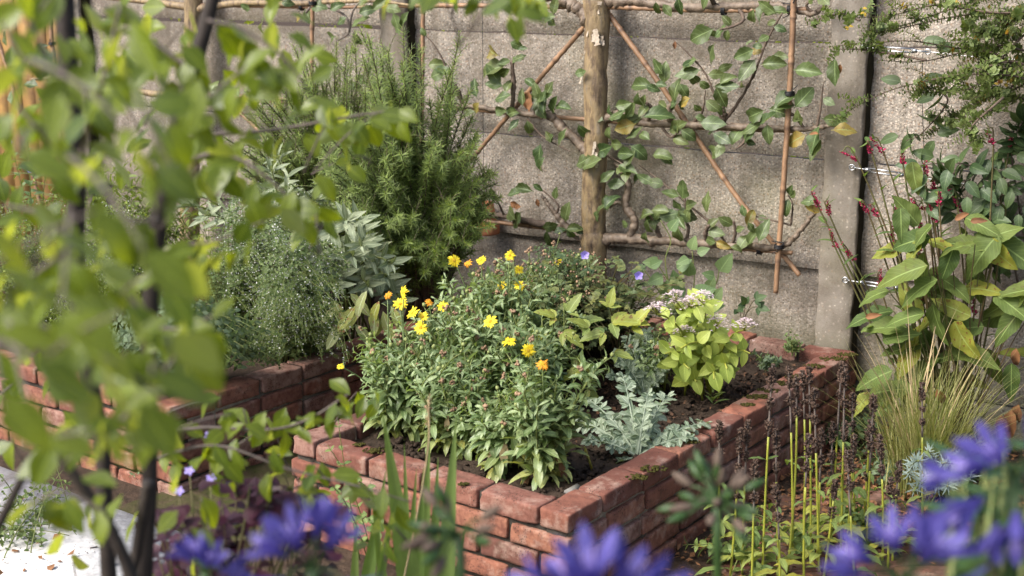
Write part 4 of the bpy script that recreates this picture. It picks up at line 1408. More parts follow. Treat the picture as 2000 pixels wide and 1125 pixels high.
sb = C2 + DR * 1.15 + DL * 0.15 + UP * SZ
so = sage('silvery sage with broad felted leaves beside the brick edge, next to the marigolds', sb,
     [aty(u, v, U(5.0, 5.3)) for u, v in ((765, 515), (755, 540), (705, 480), (690, 500), (660, 520), (640, 450), (675, 430), (700, 430), (620, 500), (600, 540), (720, 560), (650, 560), (560, 560), (590, 490), (735, 525), (780, 590))])
lm = MB()
for u, v in ((660, 670), (690, 640), (705, 655), (735, 630), (720, 610), (650, 630), (750, 660), (680, 615), (765, 640), (670, 640), (740, 650), (700, 675), (725, 645)):
    p = aty(u + U(-8, 8), v - 42, U(4.98, 5.08))
    leaves(lm, p, (U(-.9, .9), U(-.6, .0), -0.8), (U(-.6, .6), -1, U(0.1, 0.8)), U(0.095, 0.125), 0.34, P_ellip, curl=U(-0.2, 1.0), fold=0.3, nl=6, nw=2, wav=0.02, yel=U(0.4, 0.9))
lm.build('yellowing_leaves', M['L_sage'], so)
sb2 = C2 + DR * 1.25 + DL * 0.65 + UP * SZ
sage('tall pale sage further back, rising behind white flowered calamint', sb2,
     [aty(u, v, U(5.55, 5.9)) for u, v in ((540, 300), (530, 330), (560, 375), (590, 385), (615, 390), (640, 400), (570, 420), (520, 400), (500, 430), (600, 430), (655, 420), (380, 380), (365, 400), (400, 420), (480, 380), (450, 420))])

# calamint
gC = 'white flowered calamint clumps'
cb = C2 + DR * 0.80 + DL * 0.18 + UP * SZ
herb('calamint_plant', 'calamint with tiny white flowers cascading over the brick edge beside the sage', 'plant', cb,
     tips_in([(520, 685, 480, 640, 110), (470, 620, 400, 620, 60), (480, 690, 600, 712, 120)], (4.75, 5.25)), 'L_cal', 38, 0.026, 0.013, 0.62, P_ovate, r=(0.0015, 0.0008), flowers=(16, 0.0066, 0.5), group=gC, bow=0.25, t0=0.08)
cb = C2 + DR * 0.75 + DL * 0.50 + UP * SZ
herb('calamint_plant', 'tall calamint full of tiny white flowers in the middle of the far bed', 'plant', cb,
     tips_in([(440, 640, 360, 560, 130), (420, 560, 450, 640, 60)], (5.0, 5.5)), 'L_cal', 34, 0.026, 0.013, 0.62, P_ovate, r=(0.0015, 0.0008), flowers=(16, 0.0066, 0.5), group=gC, bow=0.25, t0=0.08)
cb = C2 + DR * 0.25 + DL * 0.30 + UP * SZ
herb('catmint_plant', 'low grey green catmint at the brick corner beside the path', 'plant', cb,
     tips_in([(300, 480, 590, 735, 110), (200, 360, 600, 720, 60), (440, 560, 640, 728, 50)], (4.7, 5.1)), 'L_mint', 30, 0.042, 0.026, 0.62, P_ovate, r=(0.0016, 0.0009), nl=3, bow=0.25, t0=0.08, curl=0.7)
cb = C2 + DR * 0.55 + DL * 0.95 + UP * SZ
herb('oregano_plant', 'pale leafy oregano glimpsed between the two dark young tree stems', 'plant', cb,
     tips_in([(120, 350, 380, 560, 170), (60, 330, 520, 680, 110)], (5.2, 5.7)), 'L_herb', 32, 0.024, 0.013, 0.6, P_ovate, r=(0.0016, 0.0009), flowers=(10, 0.006, 0.6), bow=0.2, group='oregano clumps')
cb = C2 + DR * 0.45 + DL * 1.5 + UP * SZ
herb('oregano_plant', 'pale leafy oregano at the far end of the bed below the golden fence', 'plant', cb,
     tips_in([(-60, 190, 370, 640, 190)], (5.6, 6.3)), 'L_herb', 32, 0.026, 0.015, 0.6, P_ovate, flowers=(8, 0.007, 0.6), bow=0.2, group='oregano clumps')
cb = C2 + DR * 1.3 + DL * 1.3 + UP * SZ
herb('strappy_perennial', 'mixed narrow leaved perennial under the second espalier', 'plant', cb,
     tips_in([(-20, 420, 290, 420, 60)], (6.3, 7.0)), 'L_herb', 14, 0.07, 0.05, 0.25, P_lance, nl=4, bow=0.15, opp=False, curl=0.8)
# violet flowers before the golden fence
gb = aty(60, 420, 6.6)
vo_ = thing('morning_glory', 'climber with small violet flowers on the canes before the golden fence', 'climber', gb)
sm, lm, fm = MB(), MB(), MB()
for u, v in ((95, 230), (48, 250), (19, 276), (60, 330)):
    p = aty(u, v, 6.5)
    tube(sm, arc(gb - UP * 0.2, p, 0.05, 8, 0.06), 0.002, 4)
    leafy(lm, arc(gb, p, 0.05, 8), 6, 0.2, 0.9, 0.05, 0.04, 0.7, P_heart, nl=4)
    th = np.linspace(0, 2 * PI, 6, endpoint=False)
    D = np.stack([np.cos(th), -0.6 * np.ones(6), np.sin(th)], 1)
    leaves(fm, np.tile(p, (6, 1)), D, (0, -1, 0), 0.022, 0.9, P_petal, curl=-0.4, nl=3, nw=2)
sm.build('stems', M['stem'], vo_)
lm.build('foliage', M['L_arrow'], vo_)
fm.build('flowers', M['P_lilac'], vo_)

# ------------------------------------------------------------------ mid bed plants
def palmate(mb, P, D, N, L, k=5, W=0.5, **kw):
    D, N = nrm(np.asarray(D, float)), nrm(np.asarray(N, float))
    B = np.cross(D, N)
    for a in np.linspace(-1.15, 1.15, k):
        d = D * math.cos(a) + B * math.sin(a)
        leaves(mb, P, d, N, L * (1 - 0.25 * abs(a)), W, P_ovate, curl=U(0.1, 0.7), fold=0.2, nl=4, nw=2, **kw)


def cranesbill(label, base, rects, depth, n_fl=(), size=0.03):
    o = thing('cranesbill_plant', label, 'plant', base, 'cranesbill in the middle of the bed')
    sm, lm, fm = MB(), MB(), MB()
    for tip in tips_in(rects, depth):
        ln = arc(base + rng.normal(0, 0.06, 3) * np.array([1, 1, 0.05]), tip, 0.15, 7, 0.06)
        tube(sm, ln, [0.0025, 0.0015], 4)
        palmate(lm, tip, (U(-1, 1), U(-1, 0.3), U(-0.3, 0.4)), (U(-.5, .3), U(-1, 0), 1), size * U(0.7, 1.3), yel=U(0, 0.2))
        for _ in range(3):
            q = ln[rng.integers(3, 7)]
            palmate(lm, q + rng.normal(0, 0.02, 3), (U(-1, 1), U(-1, 0.3), U(-0.3, 0.4)), (U(-.5, .3), U(-1, 0), 1), size * U(0.6, 1.0), yel=U(0, 0.25))
    for (u, v) in n_fl:
        p = aty(u, v, depth[0] - 0.05)
        tube(sm, arc(base + UP * 0.1, p, 0.05, 8, 0.04), 0.0014, 4)
        th = np.linspace(0, 2 * PI, 5, endpoint=False) + U(0, 1)
        D = np.stack([np.cos(th), -0.5 * np.ones(5), np.sin(th)], 1)
        leaves(fm, np.tile(p, (5, 1)), D, (0, -1, 0.2), 0.021, 1.0, P_petal, curl=-0.3, nl=3, nw=2)
    sm.build('stems', M['stem_r'], o)
    lm.build('foliage', M['L_ger'], o)
    fm.build('flowers', M['P_lilac'], o)


cranesbill('dark green cranesbill with violet flowers at the foot of the apple trunk', atz(1160, 690, 0.295), [(1060, 1260, 500, 640, 80), (1180, 1330, 540, 680, 60)], (5.0, 5.45), ((1142, 497), (1247, 537)), 0.034)
cranesbill('dark green cranesbill filling the gap behind the marigolds', atz(1090, 680, 0.295), [(1020, 1180, 560, 700, 70)], (4.85, 5.2), (), 0.03)
hb_ = atz(1120, 650, 0.295)
herb('hypericum_plant', 'wiry russet seeded plant behind the marigold flowers', 'plant', hb_, tips_in([(1020, 1170, 480, 580, 45)], (5.05, 5.35)), 'L_ger', 26, 0.02, 0.012, 0.45, P_ovate, 'stem_r', opp=True, t0=0.35)
hs = MB()
rt = [o for o in bpy.data.objects if o.name.startswith('hypericum_plant')][0]
for _ in range(95):
    hs = MB()
    blob(hs, aty(U(1020, 1190), U(485, 600), U(5.0, 5.3)), U(0.004, 0.006), 5, U(0, 1))
    hs.build('seed_capsule', M['spent'], rt)

# divided leaves (young dahlia-like plants)
def divided(label, base, spec, depth):
    o = thing('dahlia_plant', label, 'plant', base, 'dahlias in the middle of the bed')
    sm, lm = MB(), MB()
    for (u, v, a, ln_) in spec:
        p = aty(u, v, depth + U(-0.06, 0.06))
        tube(sm, arc(base, p, 0.1, 7, 0.03), [0.004, 0.002], 5)
        an = math.radians(a)
        D = np.array([math.cos(an), U(-0.6, 0.0), math.sin(an)])
        L = ln_ / 520
        leaves(lm, p, D, (U(-.2, .2), -0.5, 1), L, 0.55, lambda t: P_ovate(t) * (1 - 0.18 * (np.arange(len(t)) % 2)), curl=U(0.2, 0.7), fold=0.25, nl=12, nw=4, wav=0.02, yel=U(0.1, 0.6))
        B = nrm(np.cross(D, [0, -0.5, 1]))
        for s in (-1, 1):
            leaves(lm, p, D * 0.5 + B * s, (U(-.2, .2), -0.5, 1), L * 0.6, 0.5, lambda t: P_ovate(t) * (1 - 0.18 * (np.arange(len(t)) % 2)), curl=0.5, fold=0.2, nl=10, nw=4, yel=U(0, 0.5))
    sm.build('stems', M['stem_r'], o)
    lm.build('foliage', M['L_dah'], o)


divided('dahlia with one large yellow green serrated leaf in front of the stonecrop', atz(1215, 735, 0.295), [(1195, 630, 15, 75), (1180, 650, 190, 50), (1235, 640, 60, 55), (1150, 640, 150, 45), (1135, 720, 200, 45), (1150, 760, -60, 45), (1200, 690, 0, 40), (1190, 600, 80, 40)], 4.75)
divided('dahlia with plain green divided leaves beside the marigold patch', atz(1095, 720, 0.295), [(1110, 610, 60, 45), (1085, 620, 150, 45), (1130, 630, 20, 50), (1100, 650, -20, 50), (1070, 650, 200, 40), (1120, 700, -30, 45)], 4.8)

# arrow-leaved climber
ab_ = atz(1330, 640, 0.295)
ao = thing('nasturtium_plant', 'fresh green nasturtium with rounded leaves climbing towards the lowest cane', 'plant', ab_)
sm, lm = MB(), MB()
for pl in ([(1330, 640), (1300, 520), (1310, 470), (1290, 430)], [(1330, 640), (1355, 560), (1352, 490)], [(1330, 640), (1395, 560), (1405, 520)], [(1330, 640), (1260, 530), (1230, 530)], [(1330, 640), (1310, 560), (1280, 510)], [(1340, 640), (1370, 600), (1365, 585)]):
    ln = smooth([aty(u, v, 5.35) for u, v in pl], 6)
    tube(sm, ln, [0.003, 0.002], 5)
for u, v, a, l in ((1308, 450, 60, 30), (1288, 515, 170, 34), (1322, 525, 40, 34), (1295, 540, 200, 34), (1350, 488, 80, 30), (1362, 495, 30, 26), (1345, 505, 200, 26), (1405, 530, 60, 44), (1395, 540, 160, 26), (1355, 575, 20, 44), (1340, 570, 170, 40), (1320, 560, 100, 36), (1375, 600, 10, 40), (1360, 615, -60, 40), (1390, 590, 60, 36), (1270, 520, 30, 26), (1330, 590, 200, 44), (1300, 580, 90, 36), (1345, 540, 90, 36), (1383, 565, 70, 30)):
    an = math.radians(a)
    leaves(lm, aty(u, v, 5.3 + U(-.05, .05)), (math.cos(an), -0.3, math.sin(an)), (U(-.5, .2), -1, 0.4), l / 480, 0.75, P_heart, curl=0.3, fold=0.15, nl=6, nw=4)
sm.build('stems', M['stem'], ao)
lm.build('foliage', M['L_arrow'], ao)

# stonecrop
sd_b = atz(1375, 765, 0.295)
so_ = thing('stonecrop_plant', 'yellow green fleshy stonecrop with pale pink flower heads', 'plant', sd_b)
sm, lm = MB(), MB()
heads = [(1283, 603), (1320, 578), (1322, 592), (1372, 580), (1350, 590), (1335, 648), (1400, 628), (1455, 634)]
shoots = heads + [(1300, 690), (1345, 720), (1400, 700), (1430, 680), (1375, 690), (1465, 690), (1330, 680), (1395, 740), (1360, 745), (1420, 720), (1310, 650)]
for i, (u, v) in enumerate(shoots):
    tip = aty(u, v + (10 if i < len(heads) else 0), U(4.65, 4.85))
    ln = arc(sd_b + rng.normal(0, 0.05, 3) * np.array([1, 1, 0]), tip, 0.2, 9, 0.03)
    tube(sm, ln, [0.005, 0.003], 6)
    leafy(lm, ln, 8, 0.42, 0.98 if i >= len(heads) else 0.88, 0.082, 0.06, 0.64, P_ovate, elev=0.3, curl=0.3, fold=0.25, opp=True, nl=6, nw=4, yel=0.15)
    if i < len(heads):
        hm = MB()
        n = 70
        off = np.stack([rng.normal(0, 0.020, n), rng.normal(0, 0.018, n), U(-0.008, 0.008, n)], 1)
        P = tip + UP * 0.034 + off - UP * (off[:, :1] ** 2 + off[:, 1:2] ** 2) * 10
        for q in range(5):
            th = q / 5 * 6.283
            leaves(hm, P, np.array([math.cos(th), math.sin(th), 0.5]) + rng.normal(0, 0.2, (n, 3)), UP, 0.0075, 0.5, P_lance, curl=0.2, nl=2, nw=1)
        for p in P[::6]:
            tube(sm, [tip - UP * 0.005, p], 0.001, 3)
        hm.build('flower_head', M['P_pink'], so_)
sm.build('stems', M['stem_y'], so_)
lm.build('foliage', M['L_sedum'], so_)


# horned poppy: deeply lobed silvery leaves
def poppy(label, base, specs, k=1.0):
    o = thing('horned_poppy', label, 'plant', base, 'horned poppies in the bed')
    lm = MB()
    for (tu, tv, L, drop) in specs:
        tip = aty(tu, tv, base[1] + drop)
        D = tip - base
        ln = np.linalg.norm(D)
        D0 = nrm(nrm(D) + UP * 0.22)
        N = nrm(UP - D0 * D0[2] + np.array([0, -0.25, 0]))
        B = nrm(np.cross(D0, N))
        Lr = ln * 1.08 * L
        c = 0.75
        tt = np.linspace(0, 1, 12)
        rib = base + Lr * ((np.sin(c * tt) / c)[:, None] * D0 - ((1 - np.cos(c * tt)) / c)[:, None] * N)
        tube(lm, rib, [0.005, 0.0035, 0.0015], 5, 1.0)
        leaves(lm, base, D0, N, Lr, 0.09, P_needle, curl=c, fold=0.3, nl=10, nw=2)
        m = 8
        for s in (-1, 1):
            tt = np.linspace(0.22, 0.97, m) + U(-0.03, 0.03, m)
            cen = base + Lr * ((np.sin(c * tt) / c)[:, None] * D0 - ((1 - np.cos(c * tt)) / c)[:, None] * N)
            T = np.cos(c * tt)[:, None] * D0 - np.sin(c * tt)[:, None] * N
            Nl = np.sin(c * tt)[:, None] * D0 + np.cos(c * tt)[:, None] * N
            wl_ = np.clip(Lr, 0.12, 0.24) * 0.19 * np.sin(PI * (tt * 0.62 + 0.16)) ** 0.8
            up = U(-0.3, 0.55, m)
            for a in (-0.75, -0.1, 0.6):
                d = (B * s)[None] * np.cos(a + 0.25) + T * np.sin(a + 0.45) + Nl * (up + U(-0.3, 0.3, m))[:, None]
                leaves(lm, cen, d, Nl + T * U(-.4, .4, m)[:, None] - (B * s)[None] * up[:, None], wl_ * U(0.65, 1.2, m), 0.54, P_spat, curl=U(-0.7, 1.0, m), fold=U(0.1, 0.5, m), nl=5, nw=4, wav=0.05, wf=1.5)
        # toothed tip
        for a in (-0.9, -0.3, 0.3, 0.9):
            leaves(lm, rib[-2], nrm(rib[-1] - rib[-3]) * math.cos(a) + B * math.sin(a), N, U(0.03, 0.045), 0.6, P_spat, curl=0.6, fold=0.3, nl=5, nw=4, wav=0.05)
    lm.build('foliage', M['L_poppy'], o)
    return o


poppy('large silvery horned poppy with frilled lobed leaves leaning on the bricks', atz(1245, 893, 0.30),
      [(1222, 728, 1, 0.22), (1302, 762, 1, 0.24), (1160, 772, 1, 0.2), (1108, 800, 1, 0.22), (1372, 812, 1, 0.14), (1345, 842, 1, 0.03), (1278, 912, 1, -0.05), (1172, 918, 1, -0.02), (1160, 850, 1, 0.0), (1262, 775, 1, 0.06)])
poppy('smaller silvery horned poppy half hidden beside the stonecrop', atz(1260, 780, 0.30),
      [(1240, 665, 1, 0.05), (1225, 690, 1, 0.0), (1265, 650, 1, 0.1), (1290, 670, 1, 0.1), (1215, 720, 1, -0.05), (1295, 700, 1, 0.0)])
# small things in the soil
wb = atz(1392, 795, 0.297)
wo = thing('seedling', 'single bright green seedling in bark mulch beside the brick edge', 'plant', wb)
lm = MB()
leafy(lm, arc(wb, wb + UP * 0.07, 0.05, 6), 9, 0.1, 1.0, 0.06, 0.045, 0.28, P_lance, elev=0.7, curl=0.5, nl=5)
lm.build('foliage', M['L_bet'], wo)
for (u, v, lab, L0, mt, name, hh) in ((1545, 690, 'small scrambling weed rooted on the back corner bricks', 0.022, 'L_cal', 'brick_weed', 0.1), (1500, 720, 'pale loose leaved weed below the back bricks', 0.03, 'L_mint', 'garden_weed', 0.06)):
    wb = atz(u, v, 0.335)
    herb(name, lab, 'weed', wb, [wb + np.array([U(-.06, .06), U(-.06, .06), U(0.02, hh)]) for _ in range(16)], mt, 10, L0, L0 * 0.6, 0.7, P_ovate, nl=3, spread=0.02, t0=0.2)
mk = MB()
a = atz(1157, 918, 0.295); b = aty(1141, 872, a[1] + 0.02)
tube(mk, [a, b], 0.0045, 4)
o = tag(mk.build('plant_marker', M['stick'], loc=a), 'yellow and black stick marker pushed into bare soil', 'marker')
mk = MB()
c = atz(1120, 957, 0.312)
box(mk, c, DR * 0.035, nrm(DL + UP * 0.35) * 0.012, nrm(UP - DL * 0.35) * 0.004)
tag(mk.build('slate_chip', M['slate'], loc=c, smooth=False), 'broken grey slate chip lying at the front corner of the soil', 'slate')
lb = atz(1448, 640, 0.295)
lo = thing('columbine_plant', 'dark green three lobed leaf spray against the wall behind the stonecrop', 'plant', lb)
sm, lm = MB(), MB()
for u, v in ((1440, 605), (1455, 595), (1475, 585), (1480, 600)):
    p = aty(u, v, 5.45)
    tube(sm, arc(lb, p, 0.05, 7), 0.0018, 4)
    palmate(lm, p, (U(-.3, 1), -0.3, U(0, .5)), (0, -1, 0.6), 0.055, 3, 0.6)
sm.build('stems', M['stem_r'], lo)
lm.build('foliage', M['L_ger'], lo)

# ------------------------------------------------------------------ right-hand border
pb_ = np.array([1.72, 5.03, 0.0])
po = thing('red_bistort', 'red bistort with big yellow green leaves and slim crimson spikes by the post', 'plant', pb_)
sm, lm = MB(), MB()
SPIKES = [((1680, 393), (1697, 418)), ((1698, 400), (1716, 425)), ((1757, 398), (1747, 422)), ((1741, 434), (1744, 470)), ((1799, 356), (1811, 394)), ((1846, 356), (1870, 400)), ((1870, 396), (1884, 420)), ((1822, 354), (1825, 370)), ((1835, 376), (1835, 402)), ((1780, 388), (1792, 412)), ((1790, 407), (1815, 406)), ((1815, 393), (1825, 432)), ((1798, 488), (1799, 514)), ((1719, 525), (1720, 562)),
          ((1806, 555), (1804, 590)), ((1900, 568), (1902, 614)), ((1962, 362), (1968, 384)), ((1796, 430), (1802, 457)), ((1641, 296), (1675, 313)), ((1700, 268), (1728, 304)), ((1694, 284), (1704, 302)), ((1762, 298), (1764, 322)), ((1808, 315), (1808, 352)), ((1926, 254), (1940, 282)), ((1975, 266), (1971, 288)), ((1585, 373), (1600, 407)), ((1617, 393), (1620, 420)), ((1621, 448), (1633, 487)), ((1643, 473), (1667, 508))]
for (t_, b_) in SPIKES:
    Y = U(4.95, 5.12)
    tp_, bt = aty(*t_, Y), aty(*b_, Y)
    mid = bt + (bt - tp_) * 1.5
    ln = smooth([pb_ + rng.normal(0, 0.05, 3) * np.array([1, 1, 0]), pb_ * 0.45 + mid * 0.55 - UP * 0.02, bt, tp_], 8)
    tube(sm, ln, [0.005, 0.004, 0.003, 0.0018], 5)
    k = 60
    t = U(0, 1, k)
    P = bt + (tp_ - bt) * t[:, None] + rng.normal(0, 0.003, (k, 3)) * (1.2 - t)[:, None]
    fm = MB()
    a = U(0, 6.28, k)
    D = nrm(tp_ - bt) * 0.5 + np.stack([np.cos(a), np.sin(a), 0 * a], 1)
    leaves(fm, P, D, rng.normal(0, 1, (k, 3)), U(0.009, 0.014, k) * (1.2 - 0.6 * t), 0.7, P_ellip, curl=0.4, nl=2, nw=1)
    fm.build('flower_spike', M['P_red'], po)
    leafy(lm, ln, 5, 0.35, 0.85, 0.08, 0.045, 0.34, P_persi, elev=0.6, curl=0.6, nl=8, nw=4)
BIG = [(1692, 613, 190, 105), (1725, 637, 180, 90), (1770, 472, 195, 90), (1752, 535, 205, 115), (1800, 540, 100, 80), (1845, 560, 140, 100), (1775, 585, 120, 95), (1790, 640, 80, 105), (1845, 620, 150, 95), (1880, 640, 190, 80), (1910, 500, 60, 110), (1875, 475, 170, 85), (1920, 440, -10, 85), (1835, 575, 0, 70), (1760, 680, 200, 95), (1770, 705, -110, 90), (1740, 757, 30, 115), (1755, 768, 200, 115),
       (1905, 690, -10, 110), (1935, 620, 200, 95), (1960, 590, 200, 120), (1965, 640, -120, 95), (1770, 410, 120, 80), (1785, 350, 110, 70), (1975, 750, -90, 85), (1730, 490, 190, 70), (1780, 500, 60, 70), (1860, 690, 200, 90), (1800, 720, 60, 90), (1890, 740, 10, 90), (1830, 640, 100, 90), (1700, 575, 200, 70), (1990, 500, 150, 100), (1830, 470, 150, 70), (1850, 520, 80, 80), (1760, 440, 100, 70), (1990, 690, 170, 100),
       (1700, 740, 30, 90), (1680, 790, 60, 60), (1870, 560, -20, 80), (1760, 620, 200, 90), (1810, 680, -70, 90), (1940, 720, -60, 90), (1920, 560, 20, 90), (1740, 800, 20, 80)]
BIG += [(U(1740, 2010), U(420, 790), U(150, 400), U(70, 105)) for _ in range(20)]
for (u, v, ang, l) in BIG:
    if 30 <= ang <= 150:
        ang += 180 if rng.random() < 0.5 else 0
    a = math.radians(ang + U(-6, 6))
    p = aty(u, v, U(4.85, 5.08))
    D = nrm(WR * math.cos(a) + UP * math.sin(a) + OUT * U(0.0, 0.5))
    L = l / 500 * 0.95
    q = p - D * L * 0.5
    leaves(lm, q, D, OUT * U(0.2, 1) + UP * U(0.2, 1.1) - WR * U(-0.4, 0.8), L, U(0.42, 0.54), P_persi, curl=U(0.2, 0.9), fold=U(0.1, 0.4), nl=18, nw=4, wav=0.035, wf=2.6, yel=U(0.4, 0.8) if rng.random() < 0.2 else U(0, 0.2))
    if rng.random() < 0.5:
        tube(sm, smooth([q, q * 0.6 + pb_ * 0.4 + UP * 0.1, pb_ + UP * 0.05 + rng.normal(0, 0.04, 3) * np.array([1, 1, 0])], 5), [0.002, 0.003], 4)
sm.build('stems', M['stem_r'], po)
lm.build('foliage', M['L_pers'], po)
dm = MB()
for u, v, a_, l in ((1690, 620, 20, 40), (1865, 430, 40, 40), (1895, 432, 10, 40), (1975, 800, -90, 90), (1955, 810, -80, 80), (1985, 680, -90, 60), (1830, 760, -60, 60), (1990, 790, -100, 80)):
    an = math.radians(a_)
    leaves(dm, aty(u, v, 4.85), WR * math.cos(an) + UP * math.sin(an), OUT + UP * 0.3, l / 640, 0.42, P_persi, curl=U(0.5, 1.5), fold=0.5, nl=8, nw=4, wav=0.05)
dm.build('withered_leaves', M['litter'], po)

# dogwood-like climber
cb_ = np.array([2.05, 4.95, 0.0])
co = thing('climbing_shrub', 'dark green oval leaved climber trained along the middle wire', 'climber', cb_)
sm, lm = MB(), MB()
for pl in ([(1990, 560), (1960, 420), (1940, 350), (1880, 320), (1820, 320), (1770, 330)], [(2010, 520), (1990, 400), (1975, 290), (1985, 240)], [(1960, 420), (1900, 360), (1850, 350)], [(1990, 500), (1940, 520), (1925, 480), (1915, 400)], [(1870, 330), (1840, 370), (1855, 410)], [(1830, 175), (1850, 200), (1800, 260), (1770, 275)], [(2010, 220), (1990, 250), (1975, 300)]):
    ln = smooth([aty(u, v, 5.12 + U(-.05, 0.05)) for u, v in pl], 7)
    tube(sm, ln, [0.005, 0.003, 0.0015], 5)
    leafy(lm, ln, 30 if pl[0][0] > 1850 else 10, 0.15, 1.0, 0.085, 0.065, 0.55, P_ovate, elev=0.2, curl=0.5, fold=0.2, opp=True, nl=7, nw=4)
tube(sm, smooth([cb_, aty(2040, 700, 5.0), aty(1990, 560, 5.12)], 6), [0.008, 0.005], 6)
n = 46
for (u, v) in zip(U(1770, 2010, n), U(300, 430, n)):
    p = aty(u, v, U(5.0, 5.15))
    leaves(lm, p, WR * U(-1, 1) + UP * U(-1, 0.4) + OUT * 0.4, OUT + UP * U(0.2, 0.9), U(0.06, 0.095), 0.55, P_ovate, curl=0.6, fold=0.25, nl=7, nw=4)
for (u, v, a) in ((1785, 262, 230), (1800, 158, 20), (1830, 262, 20), (1825, 275, 240), (1760, 160, 170), (1828, 185, 200), (1755, 265, 200), (1802, 82, 10), (1828, 88, -10)):
    an = math.radians(a)
    leaves(lm, aty(u, v, 5.15), WR * math.cos(an) + UP * math.sin(an), OUT + UP * 0.5, 0.085, 0.5, P_ovate, curl=0.4, fold=0.2, nl=7, nw=4, rnd=1.0)
sm.build('stems', M['twig'], co)
lm.build('foliage', M['L_clim'], co)

# small leaved shrub
kb_ = np.array([2.75, 4.5, 0.0])
ko = thing('small_leaved_shrub', 'arching shrub with tiny rounded leaves, a few golden, over the post', 'shrub', kb_)
sm, lm = MB(), MB()
hub = aty(2120, 60, 4.75)
tube(sm, smooth([kb_, kb_ * 0.5 + hub * 0.5 + np.array([0.1, 0, 0]), hub, hub + UP * 0.3], 8), [0.02, 0.015, 0.012, 0.008], 8)
KB = [([(2120, 20), (1950, 25), (1830, 10), (1740, 30), (1650, 35)], 1.0), ([(2100, -20), (1950, -10), (1850, 20), (1760, 50), (1680, 55)], 1.0), ([(2100, 40), (1950, 25), (1850, 35), (1760, 55), (1700, 65)], 0.9),
      ([(1680, 40), (1640, 28), (1575, 42)], 0.35), ([(2100, 120), (1960, 90), (1880, 95), (1780, 80), (1690, 85), (1595, 93)], 0.7), ([(1810, 118), (1740, 105), (1680, 97), (1625, 96)], 0.4),
      ([(2080, 150), (1980, 120), (1900, 140), (1800, 160), (1730, 180), (1660, 215), (1622, 240)], 0.9), ([(2080, 180), (1990, 150), (1900, 145), (1850, 155), (1800, 175)], 1.0), ([(1990, 130), (1930, 100), (1890, 100), (1800, 120), (1715, 118)], 0.6),
      ([(2080, 90), (1985, 160), (1950, 205), (1900, 235), (1850, 245), (1800, 262)], 1.2), ([(2020, 60), (1960, 110), (1900, 170), (1840, 180), (1790, 180)], 1.0), ([(2060, 120), (1990, 170), (1930, 190), (1860, 230), (1815, 235)], 1.2),
      ([(1960, 190), (1900, 245), (1905, 265), (1915, 285)], 0.5), ([(2060, 60), (2000, 60), (1930, 70), (1880, 40)], 1.2), ([(2080, 0), (2000, 30), (1940, 50), (1890, 90)], 1.2), ([(2060, 200), (1990, 190), (1940, 180), (1880, 190)], 1.2), ([(2080, -40), (1980, -20), (1900, -10), (1800, -15), (1700, 15)], 1.1), ([(2040, 100), (1990, 120), (1960, 150), (1920, 170)], 1.3), ([(2040, 20), (1980, 40), (1960, 90), (1900, 120)], 1.3)]
for pl, dens in KB:
    Y0 = U(4.75, 5.0)
    ln = smooth(([hub + UP * U(-0.1, 0.2)] if pl[0][0] > 2010 else []) + [aty(u, v, Y0 + 0.06 * i * (1 if u < 1900 else 0)) for i, (u, v) in enumerate(pl)], 10)
    tube(sm, ln, [0.005, 0.004, 0.0025, 0.0012], 5)
    leafy(lm, ln, int(110 * dens), 0.12, 1.0, 0.026, 0.017, 0.8, P_ovate, elev=0.35, curl=0.4, fold=0.25, nl=3, nw=2)
    for _ in range(int(16 * dens)):
        j = rng.integers(len(ln) // 5, len(ln) - 1)
        p0 = ln[j]
        tp_ = p0 + WR * U(-0.10, 0.03) + UP * U(-0.05, 0.05) + OUT * U(-0.03, 0.06)
        l2 = arc(p0, tp_, 0.1, 6, 0.05)
        tube(sm, l2, [0.0016, 0.0008], 3)
        leafy(lm, l2, 16, 0.1, 1.0, 0.025, 0.015, 0.8, P_ovate, elev=0.35, curl=0.4, fold=0.25, nl=3, nw=2, yel=(0.9 if rng.random() < 0.07 else 0.02))
sm.build('branches', M['twig'], ko)
lm.build('foliage', M['L_small'], ko)
ym = MB()
for u, v in ((1978, 148), (1972, 158), (1984, 160), (1955, 162), (1890, 168), (1970, 55), (1934, 15), (1870, 3), (1990, 150), (1965, 165), (1690, 18), (1648, 55)):
    p = aty(u, v, 4.9)
    leaves(ym, np.tile(p, (3, 1)) + rng.normal(0, 0.006, (3, 3)), rng.normal(0, 1, (3, 3)), OUT + UP, 0.018, 0.7, P_ovate, nl=3, yel=1.0)
ym.build('golden_leaves', M['P_ora'], ko)

# feather grass
gb = np.array([1.50, 4.78, 0.0])
go = thing('feather_grass', 'fine green and straw feather grass tuft in front of the bistort', 'ornamental grass', gb)
lm, dm = MB(), MB()
n = 520
a = U(0, 6.28, n)
q = np.abs(rng.normal(0, 0.35, n))
D = np.stack([np.cos(a) * q, np.sin(a) * q, np.ones(n)], 1)
leaves(lm, gb + rng.normal(0, 0.05, (n, 3)) * np.array([1, 1, 0]), D, np.stack([-np.cos(a), -np.sin(a), 0.2 * np.ones(n)], 1) * -1, U(0.35, 0.62, n), 0.009, P_blade, curl=-U(0.1, 1.0, n), fold=0.3, nl=9, nw=1, yel=U(0, 0.3, n))
n = 24
a = U(0, 6.28, n)
q = np.abs(rng.normal(0, 0.28, n))
D = np.stack([np.cos(a) * q - 0.08, np.sin(a) * q, np.ones(n)], 1)
leaves(dm, gb + rng.normal(0, 0.05, (n, 3)) * np.array([1, 1, 0]), D, np.stack([-np.cos(a), -np.sin(a), 0.2 * np.ones(n)], 1) * -1, U(0.5, 0.82, n), 0.009, P_blade, curl=-U(0.1, 0.8, n), fold=0.3, nl=9, nw=1)
lm.build('blades', M['L_grass'], go)
dm.build('dry_stems', M['straw'], go)

